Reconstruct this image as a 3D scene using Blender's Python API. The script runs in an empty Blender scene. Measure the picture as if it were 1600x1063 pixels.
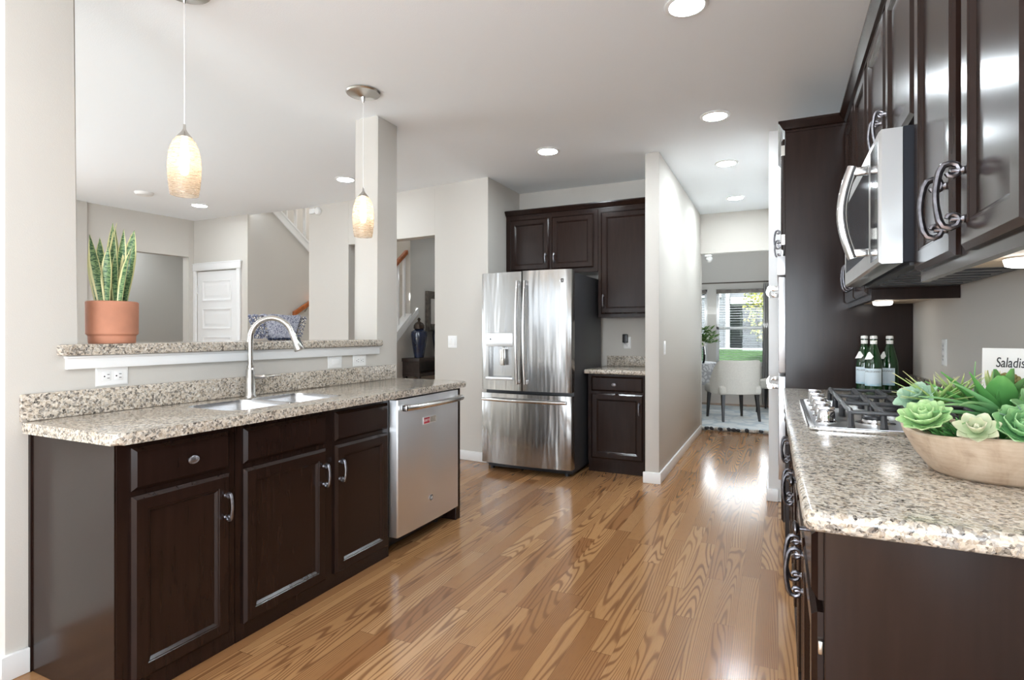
import bpy, bmesh, math, random
from mathutils import Vector, Matrix
random.seed(7)
PI = math.pi
SC = bpy.context.scene
COL = SC.collection

# ------------------------------------------------------------------ camera, world, exposure
cam_d = bpy.data.cameras.new('camera')
cam = bpy.data.objects.new('camera', cam_d); COL.objects.link(cam)
cam.location = (0, 0, 1.242)
cam.rotation_euler = (PI/2, 0, math.atan(415.97/876.13))
cam_d.sensor_width = 36; cam_d.lens = 876.13/1600*36
cam_d.shift_y = -10.31/1600
cam_d.clip_start = .02; cam_d.clip_end = 200
SC.camera = cam
SC.view_settings.view_transform = 'Standard'
SC.view_settings.look = 'None'
SC.view_settings.gamma = 1
SC.view_settings.use_curve_mapping = False
SC.view_settings.exposure = 1.32
w = bpy.data.worlds.new('sky'); SC.world = w; w.use_nodes = True
w.node_tree.nodes['Background'].inputs[0].default_value = (.80, .90, 1.0, 1)
w.node_tree.nodes['Background'].inputs[1].default_value = 2.0
SC.cycles.max_bounces = 10
SC.cycles.diffuse_bounces = 6
SC.cycles.glossy_bounces = 5
SC.cycles.transparent_max_bounces = 16
SC.cycles.sample_clamp_indirect = 6
SC.cycles.caustics_reflective = False
SC.cycles.caustics_refractive = False
SC.cycles.use_denoising = True

def area(name, loc, rot, sx, sy, power, col=(1, 1, 1), spread=None):
    l = bpy.data.lights.new(name, 'AREA'); l.shape = 'RECTANGLE'; l.size = sx; l.size_y = sy
    l.energy = power; l.color = col
    if spread: l.spread = spread
    o = bpy.data.objects.new(name, l); COL.objects.link(o); o.location = loc; o.rotation_euler = rot
    return o
# daylight through the nook and dining windows; family, patio and stairwell fills are added
area('daylight_nook', (-.55, -2.94, 1.35), (PI/2+.3, 0, 0), 1.9, 1.9, 46, (.86, .94, 1))
area('fill_family', (-7.10, 1.2, 1.45), (PI/2-.12, 0, -PI/2), 2.1, 1.8, 15, (.86, .94, 1))  # added fill from the left, aimed over the bar at the right wall
area('fill_patio', (.70, -1.3, 1.25), (PI/2+.35, 0, PI/2), 1.7, 1.9, 8, (.86, .94, 1))  # added side fill for the pillar, hall wall and dishwasher
area('fill_stairwell', (-5.2, 8.9, 3.9), (math.radians(-80), 0, 0), 1.6, 1.4, 32, (1, .99, .97))  # added fill for the stairwell; no window stands behind it
area('daylight_dining', (-.9, 10.50, 1.4), (PI/2+.5, 0, PI), 1.5, 1.2, 22, (.90, .96, 1))

sun_d = bpy.data.lights.new('sun', 'SUN'); sun_d.energy = 11.5; sun_d.angle = .02; sun_d.color = (.95, .98, 1)
sun = bpy.data.objects.new('sun', sun_d); COL.objects.link(sun); sun.rotation_euler = (math.radians(40), 0, 0)   # sun behind the viewer, added so the floor by the windows bounces light
# ------------------------------------------------------------------ materials
def new_mat(name):
    m = bpy.data.materials.new(name); m.use_nodes = True
    nt = m.node_tree
    return m, nt, nt.nodes['Principled BSDF']
def N(nt, t, **k):
    n = nt.nodes.new(t)
    for a, b in k.items():
        if a.startswith('in_'): n.inputs[int(a[3:])].default_value = b
        else: setattr(n, a, b)
    return n
def L(nt, a, b): nt.links.new(a, b)
def mth(nt, op, a, b=None, c=None):
    n = nt.nodes.new('ShaderNodeMath'); n.operation = op
    for i, x in enumerate((a, b, c)):
        if x is None: continue
        if isinstance(x, (int, float)): n.inputs[i].default_value = x
        else: L(nt, x, n.inputs[i])
    return n.outputs[0]
def ramp(nt, fac, stops, interp='LINEAR'):
    r = nt.nodes.new('ShaderNodeValToRGB'); r.color_ramp.interpolation = interp
    els = r.color_ramp.elements
    while len(els) < len(stops): els.new(.5)
    for e, (p, c) in zip(els, stops): e.position = p; e.color = (*c, 1) if len(c) == 3 else c
    L(nt, fac, r.inputs[0]); return r.outputs[0]
def noise(nt, vec, scale, detail=2, rough=.5, dist=0):
    n = nt.nodes.new('ShaderNodeTexNoise'); n.inputs['Scale'].default_value = scale
    n.inputs['Detail'].default_value = detail; n.inputs['Roughness'].default_value = rough
    n.inputs['Distortion'].default_value = dist
    if vec is not None: L(nt, vec, n.inputs['Vector'])
    return n
def mapped(nt, sc=(1, 1, 1), src='Object'):
    t = nt.nodes.new('ShaderNodeTexCoord'); m = nt.nodes.new('ShaderNodeMapping')
    m.inputs['Scale'].default_value = sc; L(nt, t.outputs[src], m.inputs[0]); return m.outputs[0]
def bump(nt, b, h, strength=.1, dist=.002):
    n = nt.nodes.new('ShaderNodeBump'); n.inputs['Strength'].default_value = strength
    n.inputs['Distance'].default_value = dist; L(nt, h, n.inputs['Height']); L(nt, n.outputs[0], b.inputs['Normal'])
def mixc(nt, fac, a, b):
    n = nt.nodes.new('ShaderNodeMix'); n.data_type = 'RGBA'
    for s, x in ((0, fac), (6, a), (7, b)):
        if isinstance(x, (int, float)): n.inputs[s].default_value = x
        elif isinstance(x, tuple): n.inputs[s].default_value = (*x, 1)
        else: L(nt, x, n.inputs[s])
    return n.outputs[2]
def simple(name, col, rough=.5, metal=0, spec=.5, coat=0, bmp=None, var=0, vscale=20):
    m, nt, b = new_mat(name)
    b.inputs['Base Color'].default_value = (*col, 1); b.inputs['Roughness'].default_value = rough
    b.inputs['Metallic'].default_value = metal; b.inputs['Specular IOR Level'].default_value = spec
    b.inputs['Coat Weight'].default_value = coat; b.inputs['Coat Roughness'].default_value = .1
    v = mapped(nt)
    if var:
        n = noise(nt, v, vscale, 3)
        lo = tuple(c*(1-var) for c in col); hi = tuple(min(1, c*(1+var)) for c in col)
        L(nt, ramp(nt, n.outputs[0], [(.3, lo), (.7, hi)]), b.inputs['Base Color'])
    if bmp: bump(nt, b, noise(nt, v, bmp[0], 2).outputs[0], bmp[1], bmp[2])
    return m
def emit(name, col, strength):
    m, nt, b = new_mat(name)
    b.inputs['Base Color'].default_value = (*col, 1)
    b.inputs['Emission Color'].default_value = (*col, 1); b.inputs['Emission Strength'].default_value = strength
    return m
M = {}
M['wall'] = simple('wall_paint', (.585, .558, .515), .75, bmp=(260, .25, .0015), spec=.3)
M['ceil'] = simple('ceiling_paint', (.875, .91, .94), .85, bmp=(160, .3, .002), spec=.2)
M['trim'] = simple('white_trim_paint', (.80, .80, .795), .35, bmp=(40, .02, .001))
M['plastic'] = simple('white_plastic', (.82, .82, .81), .3, bmp=(300, .02, .0005))
M['dark'] = simple('black_plastic', (.012, .012, .014), .35, bmp=(300, .03, .0005))
M['mwbody'] = simple('matte_black_case', (.014, .016, .022), .6, spec=.15, bmp=(300, .03, .0005))
M['iron'] = simple('cast_iron', (.035, .036, .04), .38, bmp=(500, .1, .0005))
M['pewter'] = simple('pewter', (.30, .30, .33), .3, metal=1, bmp=(60, .08, .001), var=.3, vscale=80)
M['pewter_dark'] = simple('dark_pewter', (.17, .165, .18), .3, metal=1, bmp=(60, .08, .001), var=.35, vscale=80)
M['chrome'] = simple('chrome', (.78, .78, .80), .08, metal=1, bmp=(10, .01, .001))
M['nickel'] = simple('brushed_nickel', (.62, .60, .57), .27, metal=1, bmp=(200, .03, .0005))
M['brass'] = simple('warm_brass', (.55, .43, .25), .35, metal=1, bmp=(100, .03, .0005))
M['fgrey'] = simple('fridge_grey_side', (.045, .046, .05), .42, bmp=(400, .06, .0005))
M['blackglass'] = simple('black_glass', (.012, .014, .018), .06, spec=.6, bmp=(3, .01, .001))
M['terracotta'] = simple('terracotta', (.50, .22, .135), .8, bmp=(80, .1, .001), var=.1, vscale=12)
M['soil'] = simple('potting_soil', (.05, .03, .02), .95, bmp=(120, .8, .006), var=.5, vscale=60)
M['orangewood'] = simple('orange_oak', (.40, .11, .025), .3, bmp=(60, .05, .001), var=.25, vscale=25)
M['espresso2'] = simple('dark_console_wood', (.035, .024, .02), .35, bmp=(60, .03, .001), var=.3)
M['navy'] = simple('navy_glaze', (.014, .022, .055), .07, coat=.6, bmp=(10, .02, .001), var=.4, vscale=8)
M['bronze'] = simple('dark_bronze', (.06, .045, .035), .35, metal=.7, bmp=(60, .1, .002))
M['frame'] = simple('weathered_frame', (.16, .14, .12), .4, metal=.3, bmp=(70, .2, .002), var=.4)
M['mirror'] = simple('mirror_glass', (.8, .8, .8), .02, metal=1, bmp=(1, .005, .001))
M['linen'] = simple('cream_linen', (.50, .47, .42), .9, bmp=(500, .3, .001), var=.06, vscale=60)
M['chairleg'] = simple('ebony_leg', (.015, .012, .011), .35, bmp=(60, .03, .001))
M['curtain'] = simple('grey_curtain', (.38, .37, .36), .85, bmp=(200, .2, .001))
M['hinge'] = simple('hinge_steel', (.65, .63, .58), .25, metal=1, bmp=(40, .05, .001))
M['paper'] = simple('white_card', (.85, .84, .81), .6, bmp=(200, .02, .0005))
M['ink'] = simple('black_ink', (.02, .02, .022), .6, bmp=(200, .02, .0005))
M['red'] = simple('red_enamel', (.42, .02, .045), .4, bmp=(200, .02, .0005))
M['beigeply'] = simple('maple_ply_underside', (.52, .42, .31), .45, bmp=(60, .03, .001), var=.08)
M['lens'] = emit('lamp_lens', (.87, .95, 1), 98)
M['lens_dim'] = emit('lamp_lens_dimmed', (.87, .95, 1), 40)
M['bulb'] = emit('filament_bulb', (1, .86, .70), 6)
M['puck'] = emit('frosted_puck', (1, .97, .92), 3.0)
M['asphalt'] = simple('concrete_path', (.45, .45, .45), .9, var=.1)
M['grass'] = simple('lawn_grass', (.055, .115, .035), .9, bmp=(60, .6, .03), var=.5, vscale=8)
M['bark'] = simple('bark', (.09, .065, .05), .9, bmp=(20, .6, .02))
M['housewhite'] = simple('house_white_trim', (.55, .55, .55), .6, bmp=(30, .02, .001))
M['roof'] = simple('roof_shingle', (.12, .12, .13), .9, bmp=(20, .4, .02), var=.3)

def espresso():
    m, nt, b = new_mat('espresso_stained_maple')
    v = mapped(nt, (9, 9, .8))
    n = noise(nt, v, 5, 2, .5)
    v2 = mapped(nt, (1, 1, 1)); n2 = noise(nt, v2, 4, 3)
    f = mth(nt, 'ADD', mth(nt, 'MULTIPLY', n.outputs[0], .7), mth(nt, 'MULTIPLY', n2.outputs[0], .3))
    L(nt, ramp(nt, f, [(.3, (.014, .0068, .005)), (.55, (.018, .0088, .0066)), (.8, (.023, .0115, .0085))]), b.inputs['Base Color'])
    b.inputs['Roughness'].default_value = .20
    b.inputs['Specular IOR Level'].default_value = .30
    bump(nt, b, n2.outputs[0], .02, .002)
    return m
M['wood'] = espresso()

def granite():
    m, nt, b = new_mat('speckled_granite')
    v = mapped(nt)
    nz = noise(nt, v, 60, 2)
    vv = nt.nodes.new('ShaderNodeMixRGB'); vv.blend_type = 'LINEAR_LIGHT'; vv.inputs[0].default_value = .008
    L(nt, v, vv.inputs[1]); L(nt, nz.outputs['Color'], vv.inputs[2])
    a = nt.nodes.new('ShaderNodeTexVoronoi'); a.inputs['Scale'].default_value = 125; L(nt, vv.outputs[0], a.inputs['Vector'])
    sep = nt.nodes.new('ShaderNodeSeparateColor'); L(nt, a.outputs['Color'], sep.inputs[0])
    big = noise(nt, v, 9, 3)
    val = mth(nt, 'ADD', sep.outputs[0], mth(nt, 'MULTIPLY', mth(nt, 'SUBTRACT', big.outputs[0], .5), .55))
    c1 = ramp(nt, val, [(0, (.020, .017, .016)), (.10, (.070, .060, .055)), (.16, (.26, .20, .14)), (.25, (.24, .225, .21)), (.34, (.50, .42, .33)),
                        (.52, (.62, .54, .44)), (.70, (.40, .37, .33)), (.80, (.68, .62, .54)), (1, (.74, .71, .66))], 'CONSTANT')
    a2 = nt.nodes.new('ShaderNodeTexVoronoi'); a2.inputs['Scale'].default_value = 260; L(nt, vv.outputs[0], a2.inputs['Vector'])
    s2 = nt.nodes.new('ShaderNodeSeparateColor'); L(nt, a2.outputs['Color'], s2.inputs[0])
    c2 = ramp(nt, s2.outputs[1], [(0, (.05, .045, .04)), (.12, (.36, .31, .26)), (.4, (.60, .53, .44)), (.8, (.72, .67, .60))], 'CONSTANT')
    L(nt, mixc(nt, .38, c1, c2), b.inputs['Base Color'])
    b.inputs['Roughness'].default_value = .13; b.inputs['Specular IOR Level'].default_value = .55
    return m
M['granite'] = granite()

def steel(name, col, rough, axis, wob=.5):
    m, nt, b = new_mat(name)
    sc = {'x': (1.5, 260, 260), 'y': (260, 1.5, 260), 'z': (260, 260, 1.5), 'xy': (1.5, 1.5, 300)}[axis]
    n = noise(nt, mapped(nt, sc), 1, 2)
    b.inputs['Base Color'].default_value = (*col, 1); b.inputs['Metallic'].default_value = 1
    b.inputs['Roughness'].default_value = rough
    w2 = noise(nt, mapped(nt, (7, 7, .7)), 1.4, 2)
    b.inputs['Anisotropic'].default_value = .8
    tg = N(nt, 'ShaderNodeTangent', direction_type='RADIAL', axis='Z'); L(nt, tg.outputs[0], b.inputs['Tangent'])
    bump(nt, b, w2.outputs[0], wob, .02)
    return m
M['steel'] = steel('brushed_stainless', (.40, .395, .388), .22, 'xy', .6)
M['steel_dw'] = steel('brushed_stainless_flat', (.82, .83, .85), .42, 'xy', .10)
M['steel_mw'] = steel('brushed_stainless_microwave', (.50, .495, .49), .30, 'xy', .08)
M['steel_bowl'] = steel('satin_sink_steel', (.68, .68, .69), .24, 'x', .02)
M['steel_bar'] = simple('polished_stainless_bar', (.72, .71, .70), .17, metal=1, bmp=(150, .03, .0006))

def floor_mat():
    m, nt, b = new_mat('oak_strip_floor')
    t = nt.nodes.new('ShaderNodeTexCoord'); s = nt.nodes.new('ShaderNodeSeparateXYZ'); L(nt, t.outputs['Object'], s.inputs[0])
    X, Y = s.outputs[0], s.outputs[1]
    u = mth(nt, 'DIVIDE', X, .083); i = mth(nt, 'FLOOR', u); fu = mth(nt, 'FRACT', u)
    w1 = nt.nodes.new('ShaderNodeTexWhiteNoise'); w1.noise_dimensions = '1D'; L(nt, i, w1.inputs['W'])
    vv = mth(nt, 'ADD', mth(nt, 'DIVIDE', Y, .95), mth(nt, 'MULTIPLY', w1.outputs['Value'], 9.7))
    j = mth(nt, 'FLOOR', vv); fv = mth(nt, 'FRACT', vv)
    cmb = nt.nodes.new('ShaderNodeCombineXYZ'); L(nt, i, cmb.inputs[0]); L(nt, j, cmb.inputs[1])
    w2 = nt.nodes.new('ShaderNodeTexWhiteNoise'); w2.noise_dimensions = '2D'; L(nt, cmb.outputs[0], w2.inputs['Vector'])
    sc = nt.nodes.new('ShaderNodeSeparateColor'); L(nt, w2.outputs['Color'], sc.inputs[0])
    g = nt.nodes.new('ShaderNodeCombineXYZ')
    L(nt, mth(nt, 'ADD', mth(nt, 'MULTIPLY', X, 1.0), mth(nt, 'MULTIPLY', sc.outputs[0], 37)), g.inputs[0])
    L(nt, mth(nt, 'ADD', mth(nt, 'MULTIPLY', Y, .075), mth(nt, 'MULTIPLY', sc.outputs[1], 41)), g.inputs[1])
    L(nt, mth(nt, 'MULTIPLY', sc.outputs[2], 23), g.inputs[2])
    n = noise(nt, g.outputs[0], 6.5, 1.3, .4, .2)
    lin = mth(nt, 'MULTIPLY', mth(nt, 'MULTIPLY', fu, 62), mth(nt, 'GREATER_THAN', sc.outputs[1], .55))
    ring = mth(nt, 'SINE', mth(nt, 'ADD', lin, mth(nt, 'MULTIPLY', n.outputs[0], 165)))
    rl = ramp(nt, mth(nt, 'ADD', mth(nt, 'MULTIPLY', ring, .5), .5), [(.0, (1, 1, 1)), (.12, (.8, .8, .8)), (.38, (.12, .12, .12)), (.7, (0, 0, 0))])
    # fine pores
    fine = noise(nt, mapped(nt, (420, 12, 1)), 1, 2)
    pores = ramp(nt, fine.outputs[0], [(.52, (0, 0, 0)), (.68, (1, 1, 1))])
    mod = noise(nt, g.outputs[0], 5, 2)
    amt = mth(nt, 'MULTIPLY', rl, mth(nt, 'ADD', .28, mth(nt, 'MULTIPLY', mod.outputs[0], .80)))
    base = ramp(nt, w2.outputs['Value'], [(0, (.27, .122, .047)), (.3, (.37, .19, .080)), (.6, (.45, .24, .105)), (.85, (.32, .155, .063)), (1, (.51, .29, .138))])
    c = mixc(nt, amt, base, (.135, .052, .018))
    c = mixc(nt, mth(nt, 'MULTIPLY', pores, .22), c, (.15, .062, .024))
    seam = mth(nt, 'MAXIMUM', mth(nt, 'GREATER_THAN', fu, .984), mth(nt, 'GREATER_THAN', fv, .9975))
    c = mixc(nt, mth(nt, 'MULTIPLY', seam, .55), c, (.07, .03, .012))
    L(nt, c, b.inputs['Base Color'])
    b.inputs['Roughness'].default_value = .17; b.inputs['Specular IOR Level'].default_value = .5
    wv = noise(nt, mapped(nt, (6, 1.4, 1)), 1.5, 2)
    h = mth(nt, 'ADD', mth(nt, 'MULTIPLY', wv.outputs[0], 1.0), mth(nt, 'MULTIPLY', rl, -.02))
    bump(nt, b, h, .10, .01)
    return m
M['floor'] = floor_mat()

def leaf_mat(name, mid, band, edge, edge_w=.36):
    m, nt, b = new_mat(name)
    t = nt.nodes.new('ShaderNodeTexCoord'); s = nt.nodes.new('ShaderNodeSeparateXYZ'); L(nt, t.outputs['UV'], s.inputs[0])
    d = mth(nt, 'ABSOLUTE', mth(nt, 'SUBTRACT', s.outputs[0], .5))
    n = noise(nt, mapped(nt, (60, 60, 190)), 1, 2, .6)
    bands = ramp(nt, n.outputs[0], [(.44, (0, 0, 0)), (.54, (1, 1, 1))])
    c = mixc(nt, bands, band, mid)
    nd = noise(nt, mapped(nt, (30, 30, 30)), 1, 1)
    dd = mth(nt, 'ADD', d, mth(nt, 'MULTIPLY', mth(nt, 'SUBTRACT', nd.outputs[0], .5), .12))
    c = mixc(nt, ramp(nt, dd, [(edge_w-.02, (0, 0, 0)), (edge_w+.02, (1, 1, 1))]), c, edge)
    L(nt, c, b.inputs['Base Color']); b.inputs['Roughness'].default_value = .4
    return m
M['snake'] = leaf_mat('snake_plant_leaf', (.24, .36, .17), (.045, .115, .055), (.68, .65, .33))
def succ(name, base, tip, rough=.45):
    m, nt, b = new_mat(name)
    t = nt.nodes.new('ShaderNodeTexCoord'); s = nt.nodes.new('ShaderNodeSeparateXYZ'); L(nt, t.outputs['UV'], s.inputs[0])
    n = noise(nt, mapped(nt), 40, 2)
    f = mth(nt, 'ADD', s.outputs[1], mth(nt, 'MULTIPLY', mth(nt, 'SUBTRACT', n.outputs[0], .5), .5))
    L(nt, ramp(nt, f, [(.1, base), (.75, tuple((x+y)/2 for x, y in zip(base, tip))), (1, tip)]), b.inputs['Base Color'])
    b.inputs['Roughness'].default_value = rough
    b.inputs['Subsurface Weight'].default_value = .0
    return m
M['s_light'] = succ('pale_green_succulent', (.22, .42, .16), (.48, .66, .33))
M['s_grey'] = succ('grey_green_succulent', (.16, .30, .19), (.38, .52, .38))
M['s_cream'] = succ('cream_green_succulent', (.34, .44, .24), (.66, .62, .46))
M['s_blue'] = succ('blue_green_succulent', (.13, .27, .20), (.33, .47, .38))
M['s_mid'] = succ('mid_green_succulent', (.10, .30, .11), (.30, .52, .24))
M['s_deep'] = succ('deep_green_leaf', (.05, .20, .05), (.15, .38, .10), .35)
M['s_lime'] = succ('lime_spike_leaf', (.12, .36, .07), (.62, .58, .28), .4)
M['s_pink'] = succ('pink_petal', (.62, .25, .28), (.85, .55, .56))
M['s_brown'] = succ('tan_seed_head', (.25, .22, .08), (.42, .26, .16), .7)
M['leafgreen'] = succ('bouquet_leaf', (.06, .15, .03), (.22, .32, .10), .5)
M['flower'] = succ('cream_petal', (.75, .72, .65), (.85, .83, .78), .6)
M['treeleaf'] = succ('autumn_tree_leaf', (.22, .28, .04), (.60, .47, .06), .6)

def lightwood():
    m, nt, b = new_mat('pale_carved_wood')
    v = mapped(nt, (3.0, 3.0, .55))
    n = noise(nt, v, 6, 4, .6, .5)
    n2 = noise(nt, mapped(nt, (10, 10, 60)), 3, 3)
    f = mth(nt, 'ADD', mth(nt, 'MULTIPLY', n.outputs[0], .75), mth(nt, 'MULTIPLY', n2.outputs[0], .25))
    L(nt, ramp(nt, f, [(.3, (.34, .235, .16)), (.45, (.47, .35, .25)), (.6, (.56, .44, .33)), (.8, (.47, .36, .27))]), b.inputs['Base Color'])
    b.inputs['Roughness'].default_value = .55; bump(nt, b, n2.outputs[0], .1, .001)
    return m
M['palewood'] = lightwood()

def pattern_mat(name, a, bcol, sc, thr=.5):
    m, nt, b = new_mat(name)
    v = nt.nodes.new('ShaderNodeTexVoronoi'); v.inputs['Scale'].default_value = sc; v.feature = 'DISTANCE_TO_EDGE'
    n = noise(nt, mapped(nt), sc*.7, 3)
    L(nt, mapped(nt), v.inputs['Vector'])
    f = mth(nt, 'ADD', mth(nt, 'MULTIPLY', v.outputs['Distance'], 1.2), mth(nt, 'MULTIPLY', n.outputs[0], .8))
    L(nt, ramp(nt, f, [(thr-.06, a), (thr+.06, bcol)]), b.inputs['Base Color'])
    b.inputs['Roughness'].default_value = .9
    bump(nt, b, n.outputs[0], .6, .004)
    return m
M['weave'] = pattern_mat('blue_white_weave', (.12, .13, .20), (.52, .53, .60), 150, .50)
M['weave_edge'] = pattern_mat('tassel_yarn', (.10, .11, .17), (.66, .60, .50), 70, .62)
M['weave_dark'] = pattern_mat('indigo_yarn', (.015, .02, .045), (.10, .12, .18), 80, .62)
M['damask'] = pattern_mat('grey_damask', (.30, .30, .31), (.52, .52, .53), 16, .55)
M['rug'] = pattern_mat('pale_distressed_rug', (.40, .44, .47), (.58, .59, .58), 4, .5)
M['pom_dark'] = simple('charcoal_yarn', (.05, .05, .055), .95, bmp=(300, 1, .006))
M['pom_light'] = simple('cream_yarn', (.58, .55, .50), .95, bmp=(300, 1, .006))
M['siding'] = simple('grey_siding', (.34, .35, .37), .8)
def siding():
    m, nt, b = new_mat('lap_siding_grey')
    t = nt.nodes.new('ShaderNodeTexCoord'); s = nt.nodes.new('ShaderNodeSeparateXYZ'); L(nt, t.outputs['Object'], s.inputs[0])
    f = mth(nt, 'FRACT', mth(nt, 'DIVIDE', s.outputs[2], .18))
    L(nt, ramp(nt, f, [(0, (.15, .15, .155)), (.12, (.215, .22, .23)), (1, (.24, .245, .26))]), b.inputs['Base Color'])
    b.inputs['Roughness'].default_value = .8; bump(nt, b, f, .8, .02)
    return m
M['siding'] = siding()

def clear_glass(name, col, rough=.02, mixf=.88):
    m, nt, b = new_mat(name)
    nt.nodes.remove(b)
    out = nt.nodes['Material Output']
    tr = nt.nodes.new('ShaderNodeBsdfTransparent'); tr.inputs[0].default_value = (*col, 1)
    gl = nt.nodes.new('ShaderNodeBsdfGlossy'); gl.inputs['Roughness'].default_value = rough
    fr = nt.nodes.new('ShaderNodeFresnel'); fr.inputs[0].default_value = 1.45
    mx = nt.nodes.new('ShaderNodeMixShader'); L(nt, fr.outputs[0], mx.inputs[0]); L(nt, tr.outputs[0], mx.inputs[1]); L(nt, gl.outputs[0], mx.inputs[2])
    L(nt, mx.outputs[0], out.inputs[0]); return m
M['pane'] = clear_glass('window_pane', (.60, .61, .61))
M['vaseglass'] = clear_glass('smoky_vase_glass', (.86, .88, .90), .03)
def bottle_glass():
    m, nt, b = new_mat('green_bottle_glass')
    b.inputs['Base Color'].default_value = (.006, .045, .010, 1); b.inputs['Roughness'].default_value = .05
    b.inputs['Transmission Weight'].default_value = .25; b.inputs['Coat Weight'].default_value = .5
    n = noise(nt, mapped(nt), 20, 1); bump(nt, b, n.outputs[0], .02, .002)
    return m
M['bottle'] = bottle_glass()
def shade():
    m, nt, b = new_mat('threaded_amber_glass')
    nt.nodes.remove(b); out = nt.nodes['Material Output']
    v = mapped(nt, (14, 14, 130)); n = noise(nt, v, 1.2, 3, .6, 1.5)
    thr = ramp(nt, n.outputs[0], [(.40, (0, 0, 0)), (.6, (1, 1, 1))])
    tl = nt.nodes.new('ShaderNodeBsdfTranslucent'); tl.inputs[0].default_value = (.82, .74, .65, 1)
    df = nt.nodes.new('ShaderNodeBsdfDiffuse'); df.inputs[0].default_value = (.72, .65, .57, 1)
    tr = nt.nodes.new('ShaderNodeBsdfTransparent'); tr.inputs[0].default_value = (1, .93, .84, 1)
    gl = nt.nodes.new('ShaderNodeBsdfGlossy'); gl.inputs['Roughness'].default_value = .12
    a = nt.nodes.new('ShaderNodeMixShader'); a.inputs[0].default_value = .3; L(nt, tl.outputs[0], a.inputs[1]); L(nt, df.outputs[0], a.inputs[2])
    c = nt.nodes.new('ShaderNodeMixShader'); L(nt, mth(nt, 'ADD', mth(nt, 'MULTIPLY', thr, .5), .2), c.inputs[0]); L(nt, tr.outputs[0], c.inputs[1]); L(nt, a.outputs[0], c.inputs[2])
    d = nt.nodes.new('ShaderNodeMixShader'); d.inputs[0].default_value = .07; L(nt, c.outputs[0], d.inputs[1]); L(nt, gl.outputs[0], d.inputs[2])
    bp = nt.nodes.new('ShaderNodeBump'); bp.inputs['Strength'].default_value = .8; bp.inputs['Distance'].default_value = .004
    L(nt, n.outputs[0], bp.inputs['Height'])
    for q in (tl, df, gl): L(nt, bp.outputs[0], q.inputs['Normal'])
    L(nt, d.outputs[0], out.inputs[0]); return m
M['shade'] = shade()
def label_mat():
    m, nt, b = new_mat('pale_blue_label')
    t = nt.nodes.new('ShaderNodeTexCoord'); s = nt.nodes.new('ShaderNodeSeparateXYZ'); L(nt, t.outputs['Object'], s.inputs[0])
    n = noise(nt, mapped(nt), 60, 3)
    f = mth(nt, 'ADD', s.outputs[2], mth(nt, 'MULTIPLY', mth(nt, 'SUBTRACT', n.outputs[0], .5), .05))
    L(nt, ramp(nt, mth(nt, 'DIVIDE', f, .12), [(.22, (.22, .42, .62)), (.42, (.40, .60, .72)), (.55, (.60, .70, .78)), (.9, (.62, .72, .78))]), b.inputs['Base Color'])
    b.inputs['Roughness'].default_value = .5
    return m
M['label'] = label_mat()

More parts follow.
